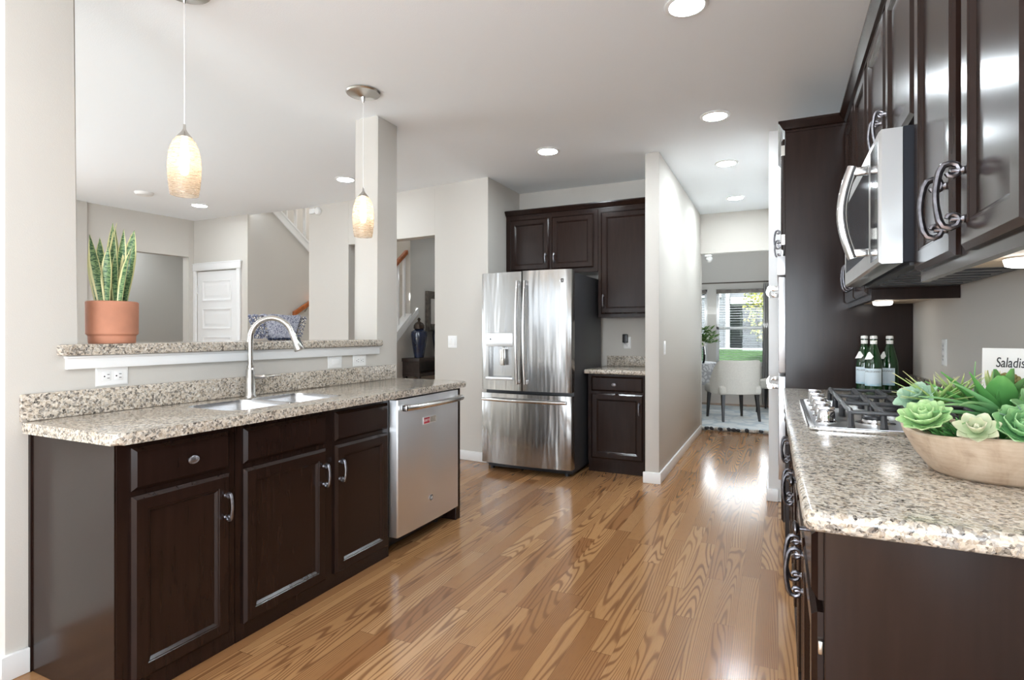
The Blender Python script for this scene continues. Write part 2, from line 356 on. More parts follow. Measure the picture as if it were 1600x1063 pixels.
# ------------------------------------------------------------------ mesh helpers
def V(*a): return Vector(a)
class B:
    def __init__(s): s.bm = bmesh.new(); s.uv = None
    def uvl(s):
        if s.uv is None: s.uv = s.bm.loops.layers.uv.new('UVMap')
        return s.uv
    def box(s, x0, x1, y0, y1, z0, z1, bev=0, seg=2):
        x0, x1 = min(x0, x1), max(x0, x1); y0, y1 = min(y0, y1), max(y0, y1); z0, z1 = min(z0, z1), max(z0, z1)
        r = bmesh.ops.create_cube(s.bm, size=1)
        for v in r['verts']:
            v.co = V(x0+(v.co.x+.5)*(x1-x0), y0+(v.co.y+.5)*(y1-y0), z0+(v.co.z+.5)*(z1-z0))
        if bev:
            es = list({e for v in r['verts'] for e in v.link_edges})
            bmesh.ops.bevel(s.bm, geom=es, offset=bev, segments=seg, affect='EDGES', profile=.5)
        return s
    def obox(s, c, u, v, n, w, h, d, bev=0):
        """box centred at c, spans w along u, h along v, d along n"""
        vs = []
        r = bmesh.ops.create_cube(s.bm, size=1)
        for q in r['verts']: q.co = c+u*q.co.x*w+v*q.co.y*h+n*q.co.z*d
        if bev:
            es = list({e for q in r['verts'] for e in q.link_edges})
            bmesh.ops.bevel(s.bm, geom=es, offset=bev, segments=2, affect='EDGES', profile=.5)
        return s
    def loops(s, rings, cap0=True, cap1=True, closed=True):
        vr = [[s.bm.verts.new(p) for p in r] for r in rings]
        n = len(rings[0])
        for a, b in zip(vr, vr[1:]):
            for i in range(n if closed else n-1):
                s.bm.faces.new((a[i], a[(i+1) % n], b[(i+1) % n], b[i]))
        if cap0: s.bm.faces.new(list(reversed(vr[0])))
        if cap1: s.bm.faces.new(vr[-1])
        return vr
    def prism(s, poly, a0, a1, axis='z', bev=0, seg=3):
        f = {'z': lambda p, t: V(p[0], p[1], t), 'x': lambda p, t: V(t, p[0], p[1]), 'y': lambda p, t: V(p[0], t, p[1])}[axis]
        vr = s.loops([[f(p, a0) for p in poly], [f(p, a1) for p in poly]])
        if bev:
            es = [e for ring in vr for v in ring for e in v.link_edges if e.other_vert(v) in ring]
            bmesh.ops.bevel(s.bm, geom=list(set(es)), offset=bev, segments=seg, affect='EDGES', profile=.5)
        return s
    def lathe(s, prof, c=(0, 0, 0), seg=24, ax='z', cap=True):
        c = V(*c)
        f = {'z': lambda r, z, a: V(r*math.cos(a), r*math.sin(a), z), 'x': lambda r, z, a: V(z, r*math.cos(a), r*math.sin(a)),
             'y': lambda r, z, a: V(r*math.cos(a), z, r*math.sin(a))}[ax]
        s.loops([[c+f(max(r, 1e-5), z, 2*PI*k/seg) for k in range(seg)] for r, z in prof], cap, cap)
        return s
    def cyl(s, p0, p1, r0, r1=None, seg=16):
        return s.tube([p0, p1], [r0, r0 if r1 is None else r1], seg)
    def tube(s, pts, r, seg=10, cap=True, flat=1.0):
        pts = [V(*p) for p in pts]
        rr = r if isinstance(r, (list, tuple)) else [r]*len(pts)
        t = (pts[1]-pts[0]).normalized()
        up = V(0, 0, 1) if abs(t.z) < .9 else V(1, 0, 0)
        n = t.cross(up).normalized(); rings = []
        for i, p in enumerate(pts):
            if 0 < i < len(pts)-1: t = (pts[i+1]-pts[i-1]).normalized()
            elif i: t = (pts[i]-pts[i-1]).normalized()
            n = (n-t*n.dot(t)).normalized(); b = t.cross(n)
            rings.append([p+(n*math.cos(2*PI*k/seg)+b*math.sin(2*PI*k/seg)*flat)*rr[i] for k in range(seg)])
        s.loops(rings, cap, cap); return s
    def sphere(s, c, r, scale=(1, 1, 1), u=12, v=8):
        q = bmesh.ops.create_uvsphere(s.bm, u_segments=u, v_segments=v, radius=r)
        for k in q['verts']: k.co = V(c[0]+k.co.x*scale[0], c[1]+k.co.y*scale[1], c[2]+k.co.z*scale[2])
        return s
    def panel(s, o, u, v, n, w, h, prof):
        """nested rectangles: o corner on the back plane; prof = [(inset, depth)]"""
        rings = []
        for i, d in prof:
            rings.append([o+u*i+v*i+n*d, o+u*(w-i)+v*i+n*d, o+u*(w-i)+v*(h-i)+n*d, o+u*i+v*(h-i)+n*d])
        s.loops(rings); return s
    def leaf(s, base, d0, up, length, width, bend=0, fold=.25, thick=.003, seg=8, prof=None, twist=0, tipz=0):
        """blade growing from base along d0; up = face normal side; bends towards up"""
        uv = s.uvl(); d = d0.normalized(); up = (up-d*up.dot(d)).normalized(); side = d.cross(up).normalized()
        p = base.copy(); rows = []
        for k in range(seg+1):
            t = k/seg
            wv = (prof(t) if prof else math.sin(PI*min(1, .12+t*.88))**.6)*width*.5
            a = bend/seg; dn = d*math.cos(a)+up*math.sin(a); un = up*math.cos(a)-d*math.sin(a)
            d, up = dn.normalized(), un.normalized()
            if twist: side = Matrix.Rotation(twist/seg, 3, d) @ side; up = side.cross(d).normalized()
            th = thick*(1-.7*t)
            row = [p-side*wv+up*fold*wv, p-side*wv*.5+up*fold*wv*.35, p.copy(), p+side*wv*.5+up*fold*wv*.35, p+side*wv+up*fold*wv]
            back = [q-up*th*(.35 if i in (0, 4) else 1) for i, q in enumerate(row)]
            rows.append((row, back)); p = p+d*(length/seg)
        vs = [[s.bm.verts.new(q) for q in r]+[s.bm.verts.new(q) for q in reversed(b)] for r, b in rows]
        us = [0, .25, .5, .75, 1, 1, .75, .5, .25, 0]
        for k in range(seg):
            for i in range(10):
                j = (i+1) % 10
                f = s.bm.faces.new((vs[k][i], vs[k][j], vs[k+1][j], vs[k+1][i]))
                for lp, (uu, tt) in zip(f.loops, ((us[i], k), (us[j], k), (us[j], k+1), (us[i], k+1))): lp[uv].uv = (uu, tt/seg)
        for e, r in ((vs[0], 0), (vs[-1], 1)):
            f = s.bm.faces.new(e if r else list(reversed(e)))
            for lp in f.loops: lp[uv].uv = (.5, r)
        return s
    def build(s, name, mat, parent=None, origin=None, smooth=None):
        if smooth is None: smooth = 14 if mat == 'wood' else 35
        bmesh.ops.recalc_face_normals(s.bm, faces=s.bm.faces[:])
        if parent is not None:
            q = parent
            while q.parent: q = q.parent
            org = q.location.copy()
        elif origin is not None: org = V(*origin)
        else:
            xs = [v.co for v in s.bm.verts]
            org = V((min(v.x for v in xs)+max(v.x for v in xs))/2, (min(v.y for v in xs)+max(v.y for v in xs))/2, min(v.z for v in xs))
        bmesh.ops.translate(s.bm, verts=s.bm.verts[:], vec=-org)
        me = bpy.data.meshes.new(name); s.bm.to_mesh(me); s.bm.free()
        me.materials.append(M[mat] if isinstance(mat, str) else mat)
        for p in me.polygons: p.use_smooth = True
        me.set_sharp_from_angle(angle=math.radians(smooth))
        o = bpy.data.objects.new(name, me); COL.objects.link(o)
        if parent is not None: o.parent = parent
        else: o.location = org
        return o
def tag(o, label, cat, group=None, kind=None):
    o['label'] = label; o['category'] = cat
    if group: o['group'] = group
    if kind: o['kind'] = kind
    return o
def thing(name, label, cat, loc, group=None):
    o = bpy.data.objects.new(name, None); COL.objects.link(o); o.location = loc; o.empty_display_size = .1
    return tag(o, label, cat, group)
def struct(name, b, mat, label, cat, smooth=35):
    return tag(b.build(name, mat, origin=(0, 0, 0), smooth=smooth), label, cat, kind='structure')
def dup(root, loc, label, rotz=None):
    r = root.copy(); COL.objects.link(r); r.location = loc; r['label'] = label
    if rotz is not None: r.rotation_euler = (0, 0, rotz)
    def rec(a, b):
        for ch in list(a.children):
            c = ch.copy(); COL.objects.link(c); c.parent = b; rec(ch, c)
    rec(root, r); return r
def cut(o, b, loc=None):
    """subtract the solid in b (world coordinates) from mesh object o"""
    q = o; off = V(0, 0, 0)
    while q: off += q.location; q = q.parent
    bmesh.ops.recalc_face_normals(b.bm, faces=b.bm.faces[:])
    bmesh.ops.translate(b.bm, verts=b.bm.verts[:], vec=-off)
    me = bpy.data.meshes.new('cutter'); b.bm.to_mesh(me); b.bm.free()
    c = bpy.data.objects.new('cutter', me); COL.objects.link(c)
    t = bpy.data.objects.new('tmp', o.data); COL.objects.link(t)
    md = t.modifiers.new('b', 'BOOLEAN'); md.object = c; md.operation = 'DIFFERENCE'; md.solver = 'EXACT'
    dg = bpy.context.evaluated_depsgraph_get(); dg.update()
    nm = bpy.data.meshes.new_from_object(t.evaluated_get(dg))
    bpy.data.objects.remove(t); bpy.data.objects.remove(c); bpy.data.meshes.remove(me)
    o.data = nm
    for p in nm.polygons: p.use_smooth = True
    nm.set_sharp_from_angle(angle=math.radians(35))
def text(name, body, size, origin, u, v, mat, parent, depth=.0006, shear=0, align='CENTER', fit=None):
    """lettering standing on the plane spanned by u (reading direction) and v (up)"""
    cu = bpy.data.curves.new('t', 'FONT'); cu.body = body; cu.size = size; cu.align_x = align; cu.align_y = 'CENTER'
    cu.extrude = depth; cu.shear = shear
    t = bpy.data.objects.new('t', cu); COL.objects.link(t)
    dg = bpy.context.evaluated_depsgraph_get(); dg.update()
    me = bpy.data.meshes.new_from_object(t.evaluated_get(dg)); bpy.data.objects.remove(t)
    n = u.cross(v); q = parent
    while q.parent: q = q.parent
    org = V(*origin)-q.location
    for vt in me.vertices:
        x, y, z = vt.co; vt.co = org+u*x+v*y+n*z
    me.name = name; me.materials.clear(); me.materials.append(M[mat])
    o = bpy.data.objects.new(name, me); COL.objects.link(o); o.parent = parent
    return o
X_, Y_, Z_ = V(1, 0, 0), V(0, 1, 0), V(0, 0, 1)
def rrect(x0, x1, y0, y1, r, seg=6):
    pts = []
    for cx, cy, a in ((x1-r, y0+r, -PI/2), (x1-r, y1-r, 0), (x0+r, y1-r, PI/2), (x0+r, y0+r, PI)):
        for k in range(seg+1):
            t = a+PI/2*k/seg; pts.append((cx+r*math.cos(t), cy+r*math.sin(t)))
    return pts
DOOR = [(0, 0), (0, .010), (.012, .020), (.050, .020), (.0525, .0175), (.056, .0175), (.065, .009), (.069, .009)]
DRAW = [(0, 0), (0, .009), (.014, .020), (.02, .020)]
def pull(parent, c, n, v, ln=.11, so=.032, mat='pewter', r=.0055, curl=.013, root_part=None):
    """bar pull with rolled ends; c on the door face, n outward, v along the pull"""
    c = V(*c); pts = []; rs = []
    h = ln/2
    for k in range(9):                       # spiral in at one end
        a = 2*PI*.95*(1-k/8); q = curl*(1-.62*(1-k/8))
        pts.append(c+n*(so-curl+q*math.cos(a))+v*(h-curl+q*math.sin(a))); rs.append(r*(.75+.25*k/8))
    for k in range(1, 8):
        t = k/8; pts.append(c+n*(so+.006*math.sin(PI*t))+v*((h-curl)*(1-2*t))); rs.append(r*(1-.12*math.sin(PI*t)))
    for k in range(9):
        a = -2*PI*.95*(k/8); q = curl*(1-.62*(k/8))
        pts.append(c+n*(so-curl+q*math.cos(a))+v*(-h+curl+q*math.sin(a))); rs.append(r*(1-.25*k/8))
    b = B(); b.tube(pts, rs, 8)
    for sgn in (1, -1):
        p = c+v*sgn*(h-curl); b.tube([p+n*.0005, p+n*.006, p+n*(so-curl*.9)], [.0085, .006, .005], 10)
    return b.build('handle', mat, parent)
def knob(parent, c, n, u, mat='pewter'):
    c = V(*c); v = n.cross(u); b = B(); rings = []
    for r, d in ((.006, .0005), (.006, .014), (.015, .018), (.0185, .022), (.0185, .025), (.014, .0275), (.0125, .0265), (.008, .0285), (.002, .0295)):
        rings.append([c+n*d+u*(r*1.15*math.cos(2*PI*k/20))+v*(r*.8*math.sin(2*PI*k/20)) for k in range(20)])
    b.loops(rings); return b.build('knob', mat, parent)
def ge_badge(parent, c, u, v, n, r):
    b = B(); c = V(*c)
    b.loops([[c+n*d+u*(q*math.cos(2*PI*k/24))+v*(q*math.sin(2*PI*k/24)) for k in range(24)] for q, d in
             ((r, .0003), (r, .002), (r*.86, .003), (r*.80, .0024))], True, False)
    e = b.build('badge', 'chrome', parent)
    b = B(); b.loops([[c+n*d+u*(q*math.cos(2*PI*k/24))+v*(q*math.sin(2*PI*k/24)) for k in range(24)] for q, d in ((r*.79, .0003), (r*.79, .0022), (r*.02, .0022))]); b.build('disc', 'fgrey', e)
    text('lettering', 'GE', r*1.0, c+n*.0024, u, v, 'plastic', e, depth=.0006, shear=.25)
    return e

# ================================================================== SETTING
H = 2.743
XW, XWB = -2.491, -2.689
XR = .664
M['carpet'] = simple('beige_carpet', (.66, .62, .56), .95, bmp=(300, .6, .004), var=.08, vscale=80)
b = B(); b.box(-7.12, -2.72, -3.07, 3.0, .0005, .012, .003); struct('bounce_carpet', b, 'carpet', 'pale unseen carpet added in the living room to bounce light upward', 'carpet')  # added out of view to bounce neutral light onto the ceiling
b = B(); b.box(-9.2, XR+.15, -3.2, 11.0, -.05, 0); struct('floor', b, 'floor', 'glossy brown oak strip floor running through kitchen and hall', 'floor')
b = B(); b.prism([(-7.3, -3.2), (XR+.15, -3.2), (XR+.15, 7.40), (-1.5, 7.40), (-1.5, 5.60), (-2.6, 5.60), (-2.6, 4.90), (-4.0, 5.02), (-7.3, 4.98)], H, H+.1)
struct('ceiling', b, 'ceil', 'flat pale grey ceiling with round recessed lights', 'ceiling')
b = B(); b.box(-3.6, .9, 7.405, 11.0, H, H+.1); struct('ceiling_dining', b, 'ceil', 'ceiling of the dining room beyond the hall', 'ceiling')
# partition between kitchen and living room: column, half wall, pillar (one solid run)
b = B(); b.prism([(1.03, 0), (3.31, 0), (3.31, H), (3.09, H), (3.09, 1.155), (1.252, 1.155), (1.252, H), (1.03, H)], XWB, XW, 'x', bev=.008, seg=2)
struct('wall_partition', b, 'wall', 'half wall with full-height column at left and pillar at right', 'wall')
def base_run(name, poly, label, z=.092):
    b = B(); b.prism(poly, 0.0005, z, bev=.004, seg=2); return struct(name, b, 'trim', label, 'baseboard')
base_run('baseboard_left', [(XW+.0005, 1.099), (XW+.014, 1.099), (XW+.014, 1.016), (XWB-.014, 1.016), (XWB-.014, 1.0295), (XW+.0005, 1.0295)], 'white baseboard wrapping the column left of the sink cabinets')
b = B(); b.box(XW+.0008, XW+.021, 1.215, 3.088, 1.102, 1.1545, .003); b.box(XW+.0008, XW+.026, 1.210, 3.093, 1.144, 1.1545, .003)
struct('trim_1', b, 'trim', 'white apron board under the raised granite bar', 'trim')
# back wall with opening, alcove for the refrigerator
yl = lambda x: 4.761+(-2.516-x)*.09
b = B(); b.prism([(-3.157, yl(-3.157)), (-2.516, 4.761), (-2.516, 5.486), (-1.0025, 5.486), (-1.0025, 5.60), (-2.64, 5.60), (-2.64, 4.90), (-3.157, yl(-3.157)+.13)], 0, H)
struct('wall_back', b, 'wall', 'greige wall wrapping the refrigerator alcove', 'wall')
b = B(); b.prism([(-5.04, yl(-5.04)), (-4.385, yl(-4.385)), (-4.385, yl(-4.385)+.13), (-5.04, yl(-5.04)+.13)], 0, H)
struct('wall_stair_front', b, 'wall', 'narrow wall between the stair hall and the doorway opening', 'wall')
b = B(); b.prism([(-4.384, yl(-4.384)), (-3.158, yl(-3.158)), (-3.158, yl(-3.158)+.13), (-4.384, yl(-4.384)+.13)], 2.244, H)
struct('wall_opening_header', b, 'wall', 'header wall above the doorway opening behind the pillar', 'wall')
base_run('baseboard_back', [(-3.155, yl(-3.155)-.014), (-2.502, 4.746), (-2.502, 4.86), (-2.5155, 4.86), (-2.5155, 4.7605), (-3.155, yl(-3.155)-.001)], 'white baseboard on the wall left of the refrigerator')
# hall wall beside the refrigerator alcove
b = B(); b.box(-1.002, -.885, 4.692, 7.40, 0, H, .008); struct('wall_hall', b, 'wall', 'projecting hall wall right of the refrigerator cabinets', 'wall')
base_run('baseboard_hall', [(-1.0, 4.6915), (-1.016, 4.6915), (-1.016, 4.677), (-.871, 4.677), (-.871, 7.39), (-.8845, 7.39), (-.8845, 4.6915)], 'white baseboard along the hall wall')
b = B(); b.box(-.8835, -.065, 7.41, 7.53, 2.245, H-.001); struct('wall_hall_header', b, 'wall', 'header wall above the dining room opening', 'wall')
b = B(); b.box(-3.6, -.8845, 7.41, 7.53, 0, H-.001); struct('wall_dining_front', b, 'wall', 'dining room wall left of the hall opening', 'wall')
b = B(); b.prism([(-.064, 4.575), (XR, 4.575), (XR, 4.70), (.055, 4.70), (.055, 7.53), (-.064, 7.53)], 0, H, bev=.008, seg=2)
struct('wall_hall_right', b, 'trim', 'white wall end past the oven cabinet running down the hall', 'wall')
base_run('baseboard_hall_right', [(-.078, 4.561), (.0, 4.561), (.0, 4.5745), (-.0645, 4.5745), (-.0645, 7.52), (-.078, 7.52)], 'white baseboard on the wall end past the ovens')
b = B(); b.box(XR, XR+.12, -.35, 4.57, 0, H-.001); b.box(XR, XR+.12, -3.2, -2.25, 0, H-.001); b.box(XR, XR+.12, -2.25, -.35, 2.25, H-.001); struct('wall_right', b, 'wall', 'greige kitchen wall behind the cooktop counter', 'wall')  # the gap near the viewer is an added opening for the side fill
# dining room
DY = 10.6
b = B()
for x0, x1, z0, z1 in ((-3.6, -1.70, 0, H), (-1.70, -1.152, 0, .70), (-1.70, -1.152, 2.03, H), (-1.152, -1.0, 0, H), (-1.0, -.19, 0, .70), (-1.0, -.19, 2.03, H), (-.19, .78, 0, H)):
    b.box(x0, x1, DY, DY+.15, z0, z1-.001)
struct('wall_dining_back', b, 'wall', 'far dining room wall around the two windows', 'wall')
b = B(); b.box(-3.72, -3.6, 7.41, 10.75, 0, H-.001); struct('wall_dining_left', b, 'wall', 'left dining room wall', 'wall')
b = B(); b.box(.56, .68, 7.54, 10.59, 0, H-.001); struct('wall_dining_right', b, 'wall', 'right dining room wall', 'wall')
def window(name, x0, x1, z0, z1, zm, label):
    b = B(); y0, y1 = DY-.01, DY+.10
    for a in ((x0, x0+.045, z0, z1), (x1-.045, x1, z0, z1), (x0, x1, z1-.045, z1), (x0, x1, z0, z0+.045), (x0, x1, zm-.025, zm+.025)):
        b.box(a[0], a[1], y0+.02, y1-.02, a[2], a[3], .003)
    b.box(x0-.04, x1+.04, DY-.035, DY-.0005, z0-.03, z0, .004)
    o = struct(name, b, 'trim', label, 'window')
    p = B(); p.box(x0+.04, x1-.04, DY+.045, DY+.050, z0+.04, z1-.04); p.build('pane', 'pane', o)
    return o
window('window_1', -.999, -.191, .701, 2.029, 1.334, 'wide dining room window looking onto the lawn and the house')
window('window_2', -1.699, -1.153, .701, 2.029, 1.334, 'narrow dining room window left of the wide one')
# living room
b = B(); b.prism([(-7.046, 4.941), (-6.985, 4.944), (-6.985, 5.06), (-7.046, 5.06)], 0, H)
b.prism([(-6.214, 4.952), (-6.04, 4.954), (-6.04, 4.969), (-6.214, 5.06)], 0, H)
b.prism([(-6.985, 4.944), (-6.214, 4.952), (-6.214, 5.06), (-6.985, 5.06)], 2.066, H)
struct('wall_door', b, 'wall', 'living room wall around the white panelled door', 'wall')
b = B(); b.panel(V(-6.979, 4.985, .008), X_, Z_, -Y_, .759, 2.05, [(0, 0), (0, .034), (.002, .036), (.004, .036)])
d1 = struct('door_1', b, 'trim', 'white five-panel interior door in the living room corner', 'door')
for k in range(5):
    z0 = .19+.3685*k
    p = B(); p.panel(V(-6.879, 4.9485, z0), X_, Z_, -Y_, .557, .275, [(0, 0), (0, .008), (.012, .012), (.030, .001), (.045, .001), (.070, .011), (.075, .011)]); p.build('panel', 'trim', d1)
p = B(); p.cyl((-6.984, 4.946, 1.77), (-6.984, 4.946, 1.87), .008); p.build('hinge', 'nickel', d1)
p = B(); p.cyl((-6.30, 4.949, .96), (-6.30, 4.91, .96), .012); p.sphere((-6.30, 4.89, .96), .03); p.build('knob', 'nickel', d1)
b = B(); b.box(-7.044, -6.984, 4.925, 4.943, 0, 2.07, .003); b.box(-6.216, -6.150, 4.925, 4.951, 0, 2.07, .003); b.box(-7.045, -6.135, 4.918, 4.943, 2.07, 2.165, .003); b.box(-7.045, -6.125, 4.912, 4.943, 2.155, 2.17, .002)
struct('trim_2', b, 'trim', 'white casing around the living room door', 'trim')
b = B(); b.prism([(-7.156, 3.70), (-7.12, 4.06), (-7.24, 4.07), (-7.27, 3.70)], 0, H)
b.prism([(-7.12, 4.06), (-7.047, 4.87), (-7.167, 4.87), (-7.24, 4.07)], 2.252, H)
b.prism([(-7.047, 4.87), (-7.046, 5.06), (-7.167, 5.06), (-7.167, 4.87)], 0, H)
struct('wall_living_left', b, 'wall', 'living room side wall with the wide cased opening', 'wall')
b = B()
for a in ((2.3, 3.70, 0, H), (-3.2, .1, 0, H), (.1, 2.3, 0, .5), (.1, 2.3, 2.4, H)): b.box(-7.27, -7.12, a[0], a[1], a[2], a[3]-.001)  # opening added for the fill light from the left
struct('wall_living_chase', b, 'wall', 'projecting living room wall behind the snake plant', 'wall')
b = B(); b.prism([(-8.5, 3.2), (-8.4, 3.2), (-8.4, 5.9), (-7.17, 5.9), (-7.17, 6.0), (-8.5, 6.0)], 0, H); b.box(-8.5, -7.28, 3.1, 3.2, 0, H)
struct('wall_side_hall', b, 'wall', 'wall of the side hall seen through the living room opening', 'wall')
b = B(); b.box(-8.5, -7.30, 3.1, 6.0, H, H+.05); struct('ceiling_side_hall', b, 'ceil', 'ceiling of the side hall', 'ceiling')
# stair hall
b = B(); b.prism([(4.97, 0), (8.6, 0), (8.6, .62), (4.97, 3.16)], -6.14, -6.04, 'x'); struct('wall_stair_left', b, 'wall', 'stair wall under the white upper railing', 'wall')
b = B(); b.prism([(5.99, 0), (8.9, 0), (8.9, 5.2), (5.99, 5.2)], -4.40, -4.30, 'x')
b.prism([(5.2, 0), (5.9895, 0), (5.9895, 1.40), (5.2, .752)], -4.40, -4.30, 'x')
struct('wall_stair_right', b, 'wall', 'stair hall wall with the framed mirror', 'wall')
b = B(); b.box(-7.3, -4.0, 9.0, 9.1, 0, 5.2); b.box(-7.3, -7.17, 5.07, 9.0, 0, 5.2); b.box(-7.168, -4.0, 5.065, 5.12, H+.11, 5.2); b.box(-4.40, -4.30, 5.121, 5.989, H+.11, 5.2)
struct('wall_stairwell', b, 'wall', 'upper stairwell walls behind the railing', 'wall')
b = B(); b.box(-7.3, -4.0, 5.0, 9.1, 5.2, 5.3); struct('ceiling_stairwell', b, 'ceil', 'high ceiling of the stairwell', 'ceiling')
b = B(); b.box(-2.75, -2.64, 5.60, 9.0, 0, H); b.box(-4.30, -2.64, 8.9, 9.0, 0, H); struct('wall_entry', b, 'wall', 'entry hall wall behind the refrigerator alcove', 'wall')
b = B(); b.box(-4.295, -2.6, 4.91, 9.0, H+.001, H+.1); struct('ceiling_entry', b, 'ceil', 'ceiling of the entry hall', 'ceiling')
b = B()
for k in range(12): b.box(-6.035, -4.405, 5.25+.26*k, 8.9, .19*k+.0005, .19*(k+1))
struct('staircase', b, 'linen', 'carpeted stair flight rising along the stair wall', 'stairs')
b = B()
for y in (-2.22, -1.30, -.38): b.box(XR+.09, XR+.13, y-.03, y+.03, .0, 2.25)
for z in (0.0005, 2.19): b.box(XR+.092, XR+.128, -2.19, -.41, z, z+.06)
struct('added_side_frame', b, 'trim', 'white frame of an unseen opening added to let in light beside the viewer', 'door')  # unseen frame, added around the side fill
# walls behind the camera, with window openings
b = B()
for x0, x1, z0, z1 in ((-7.27, -6.1, 0, H), (-6.1, -3.1, 0, .4), (-6.1, -3.1, 2.4, H), (-3.1, -1.55, 0, H), (-1.55, .45, 0, .3), (-1.55, .45, 2.4, H), (.45, .784, 0, H)):
    b.box(x0, x1, -3.2, -3.08, z0, z1-.001)
struct('wall_front', b, 'wall', 'wall with large windows behind the viewer', 'wall')
b = B()
for x0, x1, z0, z1 in ((-6.1, -3.1, .4, 2.4), (-1.55, .45, .3, 2.4)):
    n = 3 if x1-x0 > 2.5 else 2
    for k in range(n+1):
        x = x0+.03+(x1-x0-.06)*k/n; b.box(x-.03, x+.03, -3.17, -3.11, z0, z1)
    for z in (z0, z1-.06): b.box(x0+.06, x1-.06, -3.165, -3.115, z, z+.06)
struct('window_3', b, 'trim', 'white frames of the large windows behind the viewer', 'window')

# ================================================================== SINK RUN (left)
def cabinet_body(b, x0, x1, y0, y1, z0, z1, hollow=False, t=.018, face='+x'):
    if not hollow: b.box(x0, x1, y0, y1, z0, z1, .002); return
    b.box(x0, x1, y0, y0+t, z0, z1); b.box(x0, x1, y1-t, y1, z0, z1); b.box(x0, x1, y0+t, y1-t, z0, z0+t); b.box(x0, x0+t, y0+t, y1-t, z0+t, z1)
    b.box(x1-t, x1, y0+t, y1-t, z0+t, z1)
XF = -1.962
# unit 1: one drawer over one door
c1 = thing('base_cabinet', 'espresso base cabinet at the left end of the sink run, with an oval drawer knob', 'cabinet', (-2.22, 1.33, 0))
b = B(); b.box(-2.488, XF, 1.104, 1.549, .0005, .879, .002); b.box(-2.4885, -2.474, 1.0985, 1.1035, .0005, .879); b.box(-1.976, -1.9625, 1.0985, 1.1035, .0005, .879); b.build('body', 'wood', c1)
b = B(); b.panel(V(XF+.0005, 1.146, .712), Y_, Z_, X_, .371, .146, DRAW); dr = b.build('drawer', 'wood', c1)
knob(dr, (XF+.0205, 1.345, .783), X_, Y_)
b = B(); b.panel(V(XF+.0005, 1.146, .066), Y_, Z_, X_, .371, .628, DOOR); dd = b.build('door', 'wood', c1)
pull(dd, (XF+.0205, 1.493, .570), X_, Z_)
# unit 2: sink base
c2 = thing('base_cabinet', 'wide espresso sink base with two false drawer fronts over two facing doors', 'cabinet', (-2.22, 2.05, 0))
b = B(); cabinet_body(b, -2.488, XF, 1.551, 2.528, .0005, .879, True); b.build('body', 'wood', c2)
for y0, y1, hy in ((1.581, 2.036, 2.014), (2.098, 2.506, 2.122)):
    b = B(); b.panel(V(XF+.0005, y0, .715), Y_, Z_, X_, y1-y0, .143, DRAW); b.build('false_drawer_front', 'wood', c2)
    b = B(); b.panel(V(XF+.0005, y0, .066), Y_, Z_, X_, y1-y0, .628, DOOR); dd = b.build('door', 'wood', c2)
    pull(dd, (XF+.0205, hy, .572), X_, Z_)
# end panel
b = B(); b.box(-2.42, -1.935, 3.205, 3.262, .0005, .879, .003)
tag(b.build('end_panel', 'wood'), 'dark wood end panel closing the sink run beside the dishwasher', 'cabinet panel')
# dishwasher
dw = thing('dishwasher', 'stainless steel dishwasher built in at the right end of the sink run', 'dishwasher', (-2.2, 2.865, 0))
b = B(); b.box(-2.45, -1.965, 2.536, 3.196, .10, .872, .003); b.build('tub', 'dark', dw)
b = B(); b.box(-2.40, -2.02, 2.545, 3.187, .018, .099, .003)
for y in (2.60, 3.13): b.cyl((-2.05, y, .0005), (-2.05, y, .02), .018)
b.build('toe_grille', 'dark', dw)
b = B(); b.prism([(-1.964, 2.538), (-1.915, 2.538), (-1.909, 2.544), (-1.906, 2.70), (-1.905, 2.866), (-1.906, 3.03), (-1.909, 3.188), (-1.915, 3.194), (-1.964, 3.194)], .102, .871, bev=.003)
door = b.build('door', 'steel_dw', dw)
b = B()
for y in (2.575, 3.157): b.box(-1.9065, -1.862, y-.016, y+.016, .806, .842, .006)
pts = [(-1.868+.020*math.sin(PI*k/12)**.7, 2.562+.608*k/12, .824) for k in range(13)]; b.tube(pts, .0175, 14); b.build('handle', 'steel_bar', door)
ge_badge(door, (-1.9048, 2.866, .245), Y_, Z_, X_, .021)
mg = thing('magnet_sign', 'small red and silver dishwasher sign stuck on the dishwasher door', 'sign', (-1.9045, 2.845, .70))
b = B(); b.box(-1.9042, -1.900, 2.775, 2.915, .700, .744, .0015); pt_ = b.build('plate', 'plastic', mg)
b = B(); b.box(-1.8997, -1.8992, 2.848, 2.909, .705, .739); b.build('slider', 'nickel', mg)
b = B(); b.box(-1.8995, -1.8985, 2.782, 2.842, .705, .739); rd = b.build('red_tile', 'red', mg)
text('lettering', 'DIRTY', .019, (-1.8983, 2.812, .722), Y_, Z_, 'paper', rd, depth=.0003)
# countertop with sink cut-out
ZC = .92
b = B(); b.prism(rrect(-2.489, -1.903, 1.069, 3.305, .028), .8805, ZC, bev=.013, seg=4)
ct = tag(b.build('countertop', 'granite', origin=(-2.2, 2.2, ZC)), 'long speckled granite countertop with the sink cut into it', 'countertop')
q = B(); q.prism(rrect(-2.375, -2.03, 1.60, 2.27, .07, 8), .86, .94); cut(ct, q)
b = B(); b.box(-2.4895, -2.471, 1.071, 3.268, .9208, 1.020, .003)
tag(b.build('backsplash', 'granite', origin=(-2.48, 2.2, ZC)), 'low granite backsplash strip along the sink counter', 'backsplash')
